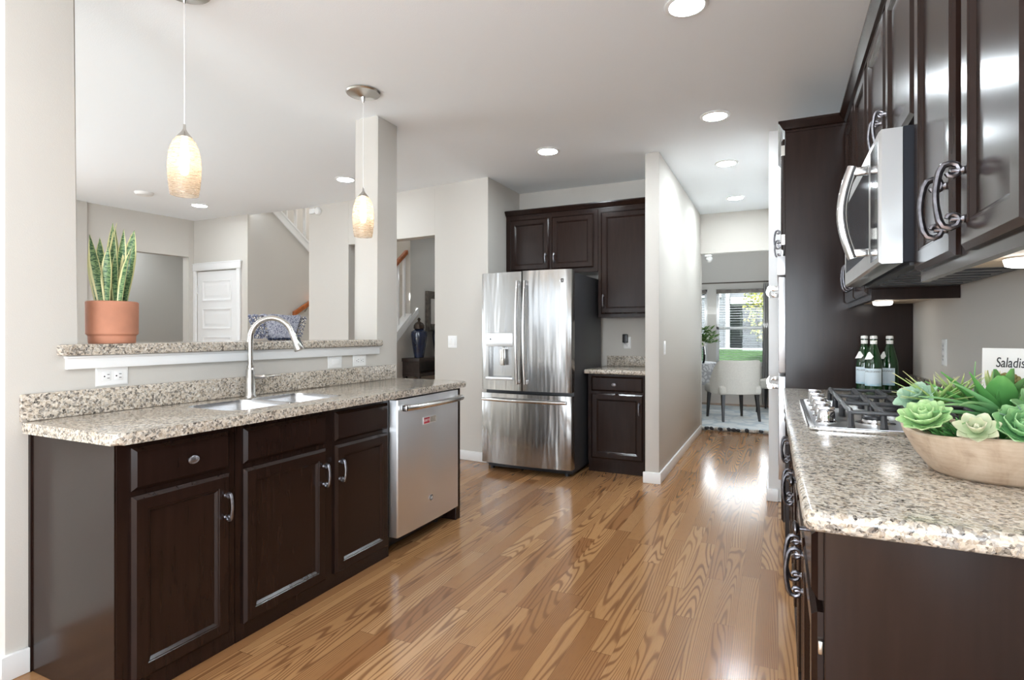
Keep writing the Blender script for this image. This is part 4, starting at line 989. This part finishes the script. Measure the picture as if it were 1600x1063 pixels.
blades('curly_succulent', bp(.062, .085, 1.09), [(lf(math.cos(a)*.5, math.sin(a)*.5, 1), .060, .022, .5) for a in [2*PI*k/8 for k in range(8)]], 's_lime', 'ruffled yellow-green succulent beside the seed head', .004)
# cookbook page on the counter
cb = thing('cookbook', 'open cookbook page with a printed title leaning behind the bowl', 'book', (.58, 1.97, ZC))
o0 = V(.514, 1.985, .9208); bu = V(.148, -.09, 0).normalized(); bvv = V(.016, .05, .275).normalized(); bn = bu.cross(bvv).normalized()
bn = bn if bn.y < 0 else -bn
b = B(); b.obox(o0+bu*.075+bvv*.143-bn*.006, bu, bvv, bn, .152, .284, .010, .001); b.build('book_block', 'paper', cb)
b = B(); b.obox(o0+bu*.080+bvv*.095+bn*.0, bu, bvv, bn, .135, .15, .001); b.build('food_picture', 's_lime', cb)
text('title_lettering', 'Saladish', .040, tuple(o0+bu*.030+bvv*.243), bu*.60, bvv, 'ink', cb, depth=.0012, shear=.16, align='LEFT')

# ---- upper cabinets
XU = .358
def udoor(par, y0, y1, z0, z1): return rdoor(par, 'door', y0, y1, z0, z1, DOOR, XU)
e = thing('wall_cabinet', 'glossy espresso two-door wall cabinet nearest the viewer above the bowl', 'cabinet', (.51, 1.48, 1.385))
b = B(); b.box(XU, .662, 1.075, 1.893, 1.43, 2.43, .002); b.box(XU, XU+.02, 1.075, 1.893, 1.385, 1.4295); b.box(XU+.02, .662, 1.075, 1.09, 1.40, 1.4295); b.build('body', 'wood', e)
b = B(); b.box(XU+.021, .6615, 1.0905, 1.8925, 1.418, 1.4292); b.build('underside', 'beigeply', e)
for y0, y1, hy in ((1.510, 1.877, 1.545), (1.112, 1.440, 1.41)):
    dd = udoor(e, y0, y1, 1.412, 2.40); pull(dd, (XU-.021, hy, 1.522), -X_, Z_, .138, .040, 'pewter_dark', .0072, .020)
f = thing('wall_cabinet', 'short espresso two-door wall cabinet above the microwave', 'cabinet', (.51, 2.35, 1.83))
b = B(); b.box(XU, .662, 1.895, 2.808, 1.832, 2.43, .002); b.build('body', 'wood', f)
for y0, y1, hy in ((2.37, 2.79, 2.40), (1.915, 2.335, 2.30)):
    dd = udoor(f, y0, y1, 1.86, 2.40); pull(dd, (XU-.021, hy, 1.955), -X_, Z_, .12, .034, 'pewter', .0055, .015)
g = thing('wall_cabinet', 'espresso wall cabinet at the far end between the microwave and the tall oven cabinet', 'cabinet', (.51, 3.25, 1.385))
b = B(); b.box(XU, .662, 2.810, 3.686, 1.43, 2.43, .002); b.box(XU, XU+.02, 2.811, 3.686, 1.385, 1.4295); b.box(XU+.02, .662, 2.811, 2.829, 1.385, 1.4295); b.build('body', 'wood', g)
b = B(); b.box(XU+.021, .6615, 2.8295, 3.685, 1.405, 1.4292); b.build('underside', 'beigeply', g)
for y0, y1, hy in ((2.845, 3.235, 3.20), (3.265, 3.655, 3.30)):
    dd = udoor(g, y0, y1, 1.412, 2.40); pull(dd, (XU-.021, hy, 1.522), -X_, Z_, .138, .040, 'pewter_dark', .0072, .020)
def puck(x, y, z, label):
    t = thing('puck_light', label, 'light', (x, y, z-.022), 'puck lights under the wall cabinets')
    b = B(); b.lathe([(.030, z-.022), (.040, z-.019), (.043, z-.008), (.043, z-.004)], (x, y, 0), 28); b.build('diffuser', 'puck', t)
    b = B(); b.lathe([(.044, z-.0038), (.044, z-.0005)], (x, y, 0), 28); b.build('base', 'plastic', t)
puck(.520, 1.68, 1.418, 'round white puck light under the nearest wall cabinet')
puck(.475, 3.35, 1.405, 'round white puck light under the far wall cabinet')
# crown along the right run and round the tall cabinet
XC = XU-.010
cols = list(zip(*[[V(XC-p, 1.06, z+.008), V(XC-p, 3.689-p, z+.008), V(.036-p, 3.689-p, z+.008), V(.036-p, 4.565, z+.008)] for p, z in crown_prof(0)]))
b = B(); b.loops([list(c) for c in cols])
tag(b.build('crown_moulding', 'wood'), 'dark crown moulding along the right cabinets and around the tall oven cabinet', 'moulding')
# microwave
mw = thing('microwave', 'stainless over-the-range microwave with curved bar handle above the cooktop', 'microwave', (.45, 2.34, 1.44))
MY0, MY1 = 1.898, 2.802
b = B(); b.box(.318, .660, MY0+.002, MY1-.002, 1.443, 1.828, .003); b.build('body', 'mwbody', mw)
b = B(); b.box(.334, .65, MY0+.01, MY1-.01, 1.434, 1.4425); 
for k in range(7): b.box(.36, .62, MY0+.10+.1*k, MY0+.15+.1*k, 1.430, 1.4338)
b.build('underside_vent', 'iron', mw)
b = B(); b.panel(V(.317, MY1-.001, 1.441), -Y_, Z_, -X_, MY1-MY0-.002, .384, [(0, 0), (0, .050), (.006, .057), (.012, .058)]); md = b.build('door', 'steel_mw', mw)
b = B(); b.box(.2582, .2588, MY0+.19, MY1-.06, 1.495, 1.775, 0); b.build('window_glass', 'blackglass', md)
b = B(); b.box(.2582, .2588, MY0+.02, MY0+.15, 1.46, 1.80, 0); b.build('control_panel', 'blackglass', md)
b = B(); yh = MY0+.175; pts = [(.214-.030*math.sin(PI*k/12), yh+.0, 1.480+.29*k/12) for k in range(13)]; b.tube(pts, .0155, 12)
for z in (1.496, 1.754): b.box(.212, .2578, yh-.012, yh+.012, z-.012, z+.012, .004)
b.build('handle', 'steel_bar', md)
# tall oven cabinet
tc = thing('oven_cabinet', 'tall espresso cabinet at the end of the counter housing the wall ovens', 'cabinet', (.35, 4.13, 0))
b = B(); b.box(.038, .662, 3.690, 3.712, .0005, 2.428, .002); b.box(.038, .662, 4.54, 4.562, .0005, 2.428, .002); b.box(.64, .662, 3.713, 4.539, .10, 2.428)
b.box(.038, .639, 3.713, 4.539, 1.716, 2.428); b.box(.038, .639, 3.713, 4.539, .0005, .33); b.build('body', 'wood', tc)
for y0, y1, hy in ((3.715, 4.11, 4.085), (4.14, 4.535, 4.165)):
    dd = rdoor(tc, 'door', y0, y1, 1.735, 2.40, DOOR, .037); pull(dd, (.016, y0+.045 if y0 < 4 else hy, 1.81), -X_, Z_, .115, .032, 'pewter', .006, .015)
    b = B()
    for z in (1.80, 2.33): b.box(.0165, .0355, y0-.010, y0-.001, z-.03, z+.03)
    b.build('hinge', 'hinge', dd)
rdoor(tc, 'drawer', 3.715, 4.535, .115, .315, DRAW, .037)
ov = thing('wall_oven', 'stainless double wall oven built into the tall cabinet', 'oven', (.33, 4.126, .34))
b = B(); b.box(.040, .62, 3.735, 4.517, .345, 1.705); b.build('body', 'dark', ov)
b = B(); b.box(-.006, .0395, 3.720, 4.532, 1.590, 1.705, .004); b.build('control_panel', 'steel_dw', ov)
for z0, z1, nm in ((1.005, 1.580, 'door'), (.365, .985, 'door')):
    b = B(); b.box(.002, .0395, 3.722, 4.530, z0, z1, .004); dd = b.build(nm, 'steel_dw', ov)
    b = B(); b.box(.0008, .0017, 3.80, 4.45, z0+.07, z1-.13); b.build('window_glass', 'blackglass', dd)
    b = B(); z = z1-.065
    for y in (3.79, 4.46): b.box(-.036, .0016, y-.016, y+.016, z-.016, z+.016, .006)
    b.tube([(-.046-.012*math.sin(PI*k/10), 3.755+.74*k/10, z) for k in range(11)], .0165, 12); b.build('handle', 'steel_bar', dd)

# ================================================================== CEILING THINGS
def canlight(x, y, label, group='recessed ceiling lights'):
    t = thing('recessed_ceiling_light', label, 'ceiling light', (x, y, H-.012), group)
    b = B(); b.lathe([(.098, H-.0005), (.098, H-.004), (.088, H-.009), (.078, H-.009), (.077, H-.0005)], (x, y, 0), 40, cap=False)
    b.build('trim_ring', 'plastic', t)
    b = B(); b.lathe([(.0765, H-.0008), (.0765, H-.005), (.06, H-.0055), (.002, H-.0055)], (x, y, 0), 40); b.build('lens', 'lens_dim' if -7 < x < -3 else 'lens', t)
for x, y, l in ((-.378, 2.655, 'nearest recessed ceiling light, cut by the top edge of the picture'), (-.393, 4.09, 'recessed ceiling light above the kitchen, second from the viewer in the hall row'),
                (-.412, 5.27, 'recessed ceiling light at the hall entrance, third in the hall row'), (-.428, 6.66, 'farthest recessed ceiling light in the hall row'),
                (-1.711, 4.29, 'recessed ceiling light in front of the refrigerator cabinets'), (-3.80, 4.23, 'recessed ceiling light just left of the pillar'),
                (-6.12, 4.36, 'recessed ceiling light near the white living room door'), (-.378, .9, 'recessed ceiling light over the near end of the kitchen'),
                (-4.2, 1.4, 'recessed ceiling light in the middle of the living room'), (-7.85, 4.6, 'unseen recessed ceiling light added to brighten the side hall'), (-3.4, 6.6, 'unseen recessed ceiling light added to brighten the entry hall')):  # side hall and entry hall lamps are added to lift those dark spaces
    canlight(x, y, l)
t = thing('smoke_detector', 'flat white smoke detector on the living room ceiling', 'smoke detector', (-6.10, 3.714, H-.04))
b = B(); b.lathe([(.09, H-.0006), (.09, H-.012), (.075, H-.03), (.04, H-.036), (.002, H-.036)], (-6.10, 3.714, 0), 28); b.build('cover', 'plastic', t)
t = thing('wall_sensor', 'small white round sensor high on the wall near the stair', 'sensor', (-4.89, 4.97, 2.66))
c = V(-4.87, yl(-4.87)-.001, 2.675)
b = B(); b.lathe([(.045, 0), (.045, .02), (.035, .035), (.002, .036)], (0, 0, 0), 20)
for vt in b.bm.verts: q = vt.co.copy(); vt.co = c+uy*q.x+Z_*q.y+ny*(q.z+.001)
b.build('dome', 'plastic', t)
b = B(); b.obox(c-uy*.10+ny*.012+Z_*.01, uy, Z_, ny, .09, .06, .02, .004); b.build('box', 'plastic', t)
def pendant(x, y, label):
    t = thing('pendant_light', label, 'pendant light', (x, y, 1.835), 'pendant lights over the sink counter')
    b = B(); b.lathe([(.104, H-.0006), (.107, H-.006), (.100, H-.014), (.045, H-.024), (.016, H-.034), (.008, H-.060), (.004, H-.068)], (x, y, 0), 36); b.build('canopy', 'nickel', t)
    b = B(); b.cyl((x, y, H-.068), (x, y, 2.150), .0024, seg=8); b.build('cord', 'plastic', t)
    b = B(); b.lathe([(.005, 2.150), (.006, 2.13), (.012, 2.118), (.030, 2.096), (.033, 2.0905)], (x, y, 0), 24); b.build('socket_cap', 'nickel', t)
    b = B(); prof = [(.031, 2.0900), (.044, 2.075), (.056, 2.045), (.0635, 2.005), (.066, 1.965), (.0645, 1.92), (.060, 1.875), (.055, 1.842), (.052, 1.842), (.057, 1.875), (.0615, 1.92), (.063, 1.965), (.0605, 2.005), (.053, 2.045), (.041, 2.073), (.029, 2.0885)]
    seg = 40; rings = [[(x+r*math.cos(2*PI*k/seg), y+r*math.sin(2*PI*k/seg), z) for k in range(seg)] for r, z in prof]
    b.loops(rings, False, False); b.build('glass_shade', 'shade', t)
    b = B(); b.lathe([(.012, 2.085), (.013, 2.06), (.018, 2.02), (.0185, 1.96), (.014, 1.935), (.004, 1.928)], (x, y, 0), 16); b.build('bulb', 'bulb', t)
pendant(-2.33, 1.590, 'nearer pendant light with amber threaded glass above the sink counter')
pendant(-2.33, 2.752, 'farther pendant light with amber threaded glass in front of the pillar')

# ================================================================== STAIR HALL
sr = thing('stair_railing', 'white upper stair railing slanting down from the ceiling', 'railing', (-6.09, 5.8, 2.4))
sl = .70; zt = lambda y: 3.16-sl*(y-4.97)
b = B(); b.prism([(4.975, zt(4.975)-.06), (8.0, zt(8.0)-.06), (8.0, zt(8.0)+.045), (4.975, zt(4.975)+.045)], -6.039, -6.018, 'x')
b.prism([(4.975, zt(4.975)+.046), (8.0, zt(8.0)+.046), (8.0, zt(8.0)+.075), (4.975, zt(4.975)+.075)], -6.14, -6.012, 'x'); b.build('stringer', 'trim', sr)
for k in range(14):
    y = 5.10+.165*k; b = B(); b.box(-6.105, -6.073, y, y+.032, zt(y+.016)+.064, zt(y)+.90, .003); b.build('baluster', 'trim', sr)
b = B(); b.prism([(5.08, zt(5.08)+.90), (7.4, zt(7.4)+.90), (7.4, zt(7.4)+.95), (5.08, zt(5.08)+.95)], -6.12, -6.06, 'x'); b.build('handrail', 'orangewood', sr)
hr = thing('handrail', 'orange wood handrail on the stair wall left of the opening', 'handrail', (-5.99, 6.2, 1.5))
b = B(); b.prism([(5.64, 1.475), (7.6, 2.575), (7.6, 2.640), (5.64, 1.54)], -6.01, -5.955, 'x', bev=.012); b.build('rail', 'orangewood', hr)
for y in (5.9, 6.8, 7.4): b = B(); b.cyl((-6.0385, y, 1.55+(y-5.9)*.561), (-5.99, y, 1.60+(y-5.9)*.561), .009); b.build('bracket', 'nickel', hr)
s2 = thing('stair_railing', 'white balusters with an orange handrail seen through the doorway opening', 'railing', (-4.35, 5.7, .8))
zs = lambda y: 1.22+.80*(y-5.73)
b = B(); b.prism([(5.2, zs(5.2)-.045), (6.14, zs(6.14)-.045), (6.14, zs(6.14)+.03), (5.2, zs(5.2)+.03)], -4.2985, -4.278, 'x')
b.prism([(5.2, zs(5.2)+.031), (5.985, zs(5.985)+.031), (5.985, zs(5.985)+.075), (5.2, zs(5.2)+.075)], -4.40, -4.28, 'x'); b.build('stringer', 'trim', s2)
for k in range(6):
    y = 5.28+.125*k; b = B(); b.box(-4.365, -4.335, y, y+.030, zs(y+.015)+.062, zs(y)+.845, .003); b.build('baluster', 'trim', s2)
b = B(); b.prism([(5.22, zs(5.22)+.85), (5.97, zs(5.97)+.85), (5.97, zs(5.97)+.91), (5.22, zs(5.22)+.91)], -4.38, -4.32, 'x', bev=.012); b.build('handrail', 'orangewood', s2)
ctb = thing('console_table', 'dark narrow console table against the stair hall wall, seen through the opening', 'table', (-4.16, 6.35, 0))
b = B(); b.box(-4.297, -4.03, 5.80, 6.95, .885, .93, .003); b.build('top', 'espresso2', ctb)
b = B(); b.box(-4.29, -4.04, 5.81, 5.84, .74, .8845); b.box(-4.29, -4.27, 5.84, 6.91, .74, .8845); b.box(-4.29, -4.04, 6.91, 6.94, .74, .8845); b.box(-4.29, -4.035, 5.81, 6.94, .70, .7395); b.build('shelf_box', 'espresso2', ctb)
for x in (-4.285, -4.08):
    for y in (5.815, 6.895): b = B(); b.box(x, x+.04, y, y+.04, .0005, .6995, .002); b.build('leg', 'espresso2', ctb)
def jar(y, label, s=1.0):
    t = thing('ginger_jar', label, 'jar', (-4.165, y, .93), 'blue jars on the console table')
    b = B(); b.lathe([(.055*s, .9305), (.060*s, .935), (.072*s, 1.00), (.092*s, 1.12), (.105*s, 1.22), (.100*s, 1.265), (.07*s, 1.285), (.055*s, 1.295)], (-4.165, y, 0), 28); b.build('body', 'navy', t)
    b = B(); b.lathe([(.056*s, 1.2952), (.070*s, 1.305), (.068*s, 1.345), (.05*s, 1.375), (.02*s, 1.39), (.012*s, 1.40), (.022*s, 1.42), (.014*s, 1.438), (.002*s, 1.446)], (-4.165, y, 0), 24); b.build('lid', 'bronze', t)
    return t
jar(5.99, 'dark blue lidded ginger jar on the near end of the console table')
jar(6.46, 'dark blue lidded jar half hidden by the wall, farther along the console table', .9)
mr = thing('wall_mirror', 'framed mirror with a weathered frame on the stair hall wall above the jars', 'mirror', (-4.28, 6.85, 1.2))
b = B(); b.panel(V(-4.2985, 6.33, 1.27), Y_, Z_, X_, .80, .545, [(0, 0), (0, .045), (.02, .05), (.08, .022), (.095, .022)]); b.build('frame', 'frame', mr)
b = B(); b.box(-4.2760, -4.2750, 6.43, 7.03, 1.37, 1.715); b.build('mirror_glass', 'mirror', mr)

# ================================================================== DINING ROOM
rg = thing('area_rug', 'pale grey distressed rug with pompom fringe under the dining table', 'rug', (-1.0, 8.9, 0))
b = B(); b.box(-2.6, .45, 7.60, 10.2, .0005, .012, .003); b.build('rug_body', 'rug', rg)
random.seed(11)
for k in range(40):
    x = -1.62+.053*k
    b = B(); r = .030+random.random()*.008
    for j in range(5): b.sphere((x+random.uniform(-.012, .012), 7.568+random.uniform(-.012, .012), .024+random.uniform(-.003, .012)), r*.7, (1, 1, .75), 7, 5)
    b.build('pompom', 'pom_dark' if random.random() < .45 else 'pom_light', rg, smooth=20)
def fabric_chair(label, loc, rot):
    t = thing('dining_chair', label, 'chair', (0, 0, 0), 'upholstered dining chairs')
    b = B(); b.box(-.30, .30, -.28, .28, .37, .50, .035, 3); b.build('seat', 'linen', t)
    # curved back wrapping the sides, chair faces +y
    rings = []
    b = B(); n = 22; pts = []
    for k in range(n+1):
        a = math.radians(188+164*k/n); pts.append((.345*math.cos(a), -.04+.285*math.sin(a)))
    def ht(k):
        f = abs(k/n-.5)*2; return .855-.30*max(0, (f-.62)/.38)**1.5
    for k, (x, y) in enumerate(pts):
        l = math.hypot(x, y+.04); ux, uy_ = x/l, (y+.04)/l; h = ht(k)
        rings.append([(x*.92, y*.92, .40), (x*.92, y*.92, h-.01), (x*.95+ux*.006, y*.95+uy_*.006, h), (x+ux*.02, y+uy_*.02, h), (x+ux*.03, y+uy_*.03, h-.015), (x+ux*.012, y+uy_*.012, .385)])
    b.loops(rings); b.build('backrest', 'linen', t, smooth=50)
    for sx in (-1, 1):
        for y, yo in ((-.24, -.05), (.23, .02)):
            b = B(); b.loops([[(sx*.24+dx*s_+ (sx*.02 if z < .1 else 0), y+dy*s_+(yo if z < .1 else 0), z) for dx, dy in ((-1, -1), (1, -1), (1, 1), (-1, 1))] for z, s_ in ((.0005, .013), (.372, .023))]); b.build('leg', 'chairleg', t)
    t.location = loc; t.rotation_euler = (0, 0, rot); return t
def place(t, z=.0125): pass
ch = fabric_chair('cream upholstered dining chair with its back to the viewer, nearest the hall', (-.60, 8.66, .0125), .50)
dup(ch, (.0, 9.75, .0125), 'cream upholstered dining chair partly hidden at the right, by the window', 1.35)
tb = thing('dining_table', 'round dining table under a grey damask cloth beside the chair', 'table', (-1.58, 9.22, .0125))
b = B(); b.lathe([(.70, .752), (.71, .758), (.71, .772), (.70, .778)], (-1.58, 9.22, 0), 40); b.build('top', 'espresso2', tb)
b = B()
for k in range(4):
    a = PI/4+PI/2*k; b.tube([(-1.58+.38*math.cos(a), 9.22+.38*math.sin(a), .0127), (-1.58+.30*math.cos(a), 9.22+.30*math.sin(a), .751)], .013, 8)
for k in range(4):
    a = PI/4+PI/2*k; a2 = a+PI/2; b.tube([(-1.58+.37*math.cos(a), 9.22+.37*math.sin(a), .15), (-1.58+.37*math.cos(a2), 9.22+.37*math.sin(a2), .15)], .010, 8)
b.build('metal_base', 'brass', tb)
b = B(); seg = 64; rings = []
for r, z, amp in ((.01, .7835, 0), (.715, .7835, 0), (.722, .778, .002), (.730, .70, .014), (.738, .58, .024), (.745, .47, .032), (.740, .47, .032), (.727, .58, .022), (.7155, .70, .008), (.7135, .7785, .0), (.01, .7795, 0)):
    rings.append([(-1.58+(r+amp*math.sin(11*2*PI*k/seg))*math.cos(2*PI*k/seg), 9.22+(r+amp*math.sin(11*2*PI*k/seg))*math.sin(2*PI*k/seg), z) for k in range(seg)])
b.loops(rings); tag(b.build('tablecloth', 'damask', origin=(-1.58, 9.22, .47)), 'grey damask tablecloth on the round dining table', 'tablecloth')
vx, vy = -1.095, 9.0
vz = thing('glass_vase', 'smoky glass vase holding the bouquet on the dining table', 'vase', (vx, vy, .784))
b = B(); b.lathe([(.045, .7845), (.075, .785), (.088, .83), (.090, .95), (.080, 1.05), (.083, 1.075), (.080, 1.075), (.077, 1.05), (.086, .95), (.084, .83), (.070, .792), (.01, .791)], (vx, vy, 0), 28); b.build('body', 'vaseglass', vz)
fl = thing('flower_bouquet', 'loose bouquet of green leaves and cream blooms in the vase', 'flowers', (vx, vy, .80)); random.seed(5)
b = B()
for k in range(9): a = 2*PI*k/9; b.tube([(vx+.03*math.cos(a), vy+.03*math.sin(a), .80), (vx+.045*math.cos(a), vy+.045*math.sin(a), 1.06), (vx+.12*math.cos(a), vy+.12*math.sin(a), 1.2)], .004, 5)
b.build('stems', 's_deep', fl)
b = B()
for k in range(330):
    a = random.uniform(0, 2*PI); el = random.uniform(.05, 1.25); r = random.uniform(.05, .26)
    p = V(vx+r*math.cos(a)*math.cos(el)*1.05, vy+r*math.sin(a)*math.cos(el), 1.08+r*math.sin(el)*1.1)
    b.leaf(p, V(math.cos(a), math.sin(a), random.uniform(-.3, 1)), V(random.uniform(-1, 1), random.uniform(-1, 1), 1), random.uniform(.06, .10), random.uniform(.022, .04), random.uniform(-.6, .4), .2, .002, 4)
b.build('foliage', 'leafgreen', fl, smooth=60)
for k, (dx, dy, dz, r) in enumerate(((-.07, -.09, 1.10, .05), (.05, -.10, 1.08, .055), (.11, -.02, 1.15, .04), (-.02, -.08, 1.20, .045), (-.13, -.02, 1.16, .045))):
    b = B(); b.sphere((vx+dx, vy+dy, dz), r, (1, 1, .85), 10, 7)
    for j in range(14):
        a = 2.4*j; b.leaf(V(vx+dx, vy+dy, dz-.005), V(math.cos(a), math.sin(a), .5*math.sin(j)), Z_, r*1.25, r*.9, .8, .3, .004, 4)
    b.build('bloom', 'flower', fl, smooth=60)
b = B(); b.tube([(-2.0, 10.485, 2.128), (-.14, 10.485, 2.128)], .011, 10); b.sphere((-.13, 10.485, 2.128), .02)
cr = tag(b.build('curtain_rod', 'bronze'), 'dark curtain rod above the dining room windows', 'curtain rod')
cu = thing('curtain', 'grey curtain panel gathered at the right of the dining window', 'curtain', (-.17, 10.485, .02))
b = B(); n = 36
def cring(z, s): return [(-.17+(k/n-.5)*.12*s, 10.485+.022*math.sin(k/n*2*PI*4.5), z) for k in range(n+1)]
def cback(z, s): return [(-.17+(k/n-.5)*.12*s, 10.488+.022*math.sin(k/n*2*PI*4.5), z) for k in range(n, -1, -1)]
b.loops([cring(z, s)+cback(z, s) for z, s in ((.02, 1.35), (1.0, 1.2), (1.9, 1.0), (2.10, .95))]); b.build('panel', 'curtain', cu)
for dx in (-.04, 0, .04): b = B(); b.lathe([(.014, -.003), (.017, 0), (.014, .003)], (-.17+dx, 10.485, 2.128), 14, 'x', False); b.build('ring', 'bronze', cu)
def blind(label, x0, x1):
    t = thing('window_blind', label, 'blind', ((x0+x1)/2, DY-.06, 1.94), 'window blinds in the dining room')
    b = B(); b.box(x0, x1, DY-.085, DY-.037, 1.945, 2.015, .004); b.build('valance', 'frame', t)
    b = B()
    for k in range(26): z = .80+.044*k; b.box(x0+.01, x1-.01, DY-.078, DY-.042, z, z+.0025)
    b.build('slats', 'trim', t)
    for x in (x0+.15*(x1-x0), x1-.15*(x1-x0)):
        b = B(); b.cyl((x, DY-.060, .80), (x, DY-.060, 1.944), .0015, seg=5); b.build('cord', 'curtain', t)
blind('open slatted blind with grey valance on the wide dining window', -.990, -.200)
blind('open slatted blind on the narrow dining window at the left', -1.690, -1.162)
t = thing('security_camera', 'small white round fixture tucked under the hall header', 'fixture', (-.80, 7.47, 2.15))
b = B(); b.lathe([(.045, 2.2445), (.045, 2.225), (.02, 2.22)], (-.80, 7.47, 0), 20); b.build('mount', 'plastic', t)
b = B(); b.sphere((-.785, 7.455, 2.180), .040, (1, 1, 1), 16, 10); b.build('ball', 'plastic', t)

# ================================================================== OUTSIDE
b = B(); b.prism([(11.05, -.40), (60, -.40), (60, .60), (24.0, .60), (18.0, .25), (13.0, -.25), (11.05, -.30)], -30, 30, 'x'); struct('ground', b, 'grass', 'green lawn rising outside the dining window', 'lawn')
b = B(); b.box(-30, 30, 24.05, 24.9, .601, .64); struct('path', b, 'asphalt', 'pale concrete walk in front of the house', 'path')
hs = thing('neighbour_house', 'grey lap-sided house with white trim and a porch across the lawn', 'house', (-3, 26, .6))
b = B(); b.box(-14, -1.90, 25.0, 33, .602, 7.2); b.box(-1.899, 6, 27.2, 33, .602, 7.2); b.build('wall', 'siding', hs)
b = B(); b.box(-1.899, 6, 25.2, 27.19, 2.75, 7.2); b.build('upper_wall', 'siding', hs)
b = B(); b.prism([(-14.5, 7.21), (6.5, 7.21), (2, 10), (-10, 10)], 24.5, 33.5, 'y'); b.build('roof', 'roof', hs)
b = B(); b.box(-1.80, 6, 24.93, 27.18, 2.45, 2.745, .02); b.build('porch_beam', 'housewhite', hs)
for x in (-.02, 2.4, 5.0): b = B(); b.box(x, x+.18, 24.95, 25.13, .602, 2.447, .01); b.build('porch_column', 'housewhite', hs)
b = B(); b.box(-1.98, -1.82, 24.93, 24.998, .602, 7.2); b.build('corner_board', 'housewhite', hs)
for x0, z0, w_, h_ in ((-3.1, 2.75, .95, 1.1), (-6.2, 2.9, 1.2, 1.6), (-6.2, 1.1, 1.2, 1.2)):
    b = B(); b.panel(V(x0, 24.998, z0), X_, Z_, -Y_, w_, h_, [(0, 0), (0, .06), (.09, .06), (.10, .02)]); wf = b.build('window', 'housewhite', hs)
    b = B(); b.box(x0+.10, x0+w_-.10, 24.972, 24.9775, z0+.10, z0+h_-.10); b.build('glass', 'blackglass', wf)
b = B(); b.panel(V(-1.55, 27.198, 1.1), X_, Z_, -Y_, .9, 1.2, [(0, 0), (0, .05), (.07, .05), (.08, .02)]); wf = b.build('window', 'housewhite', hs)
b = B(); b.box(-1.47, -.73, 27.172, 27.1775, 1.18, 2.22); b.build('glass', 'blackglass', wf)
tr = thing('tree', 'yellow-green autumn tree outside the dining window', 'tree', (.20, 19.0, .3)); random.seed(9)
b = B(); b.tube([(.20, 19.0, .30), (.22, 19.0, 1.2), (.15, 18.9, 2.4), (.25, 19.0, 3.4)], [.08, .06, .04, .02], 8)
for a in range(7): b.tube([(.2, 19.0, 1.0+.25*a), (.2+.8*math.cos(a*2.1), 19.0+.8*math.sin(a*2.1), 1.6+.3*a)], [.03, .008], 6)
b.build('trunk', 'bark', tr)
b = B()
for k in range(4200):
    a = random.uniform(0, 2*PI); u_ = random.uniform(-1, 1); r = random.random()**.45; q = math.sqrt(1-u_*u_)
    p = V(.15+1.15*r*q*math.cos(a), 19.0+1.15*r*q*math.sin(a), 2.25+1.55*r*u_)
    if math.sin(p.x*7)+math.sin(p.z*6+1)+math.sin(p.y*5) < -.75: continue
    d = V(random.uniform(-1, 1), random.uniform(-1, 1), random.uniform(-1, .5)); s = V(random.uniform(-1, 1), random.uniform(-1, 1), random.uniform(-1, 1)).cross(d).normalized(); d.normalize()
    l = random.uniform(.07, .12); uvl = b.uvl()
    f = b.bm.faces.new([b.bm.verts.new(x) for x in (p, p+d*l*.5+s*l*.35, p+d*l, p+d*l*.5-s*l*.35)])
    vv = random.random()
    for lp in f.loops: lp[uvl].uv = (.5, vv)
b.build('foliage', 'treeleaf', tr)
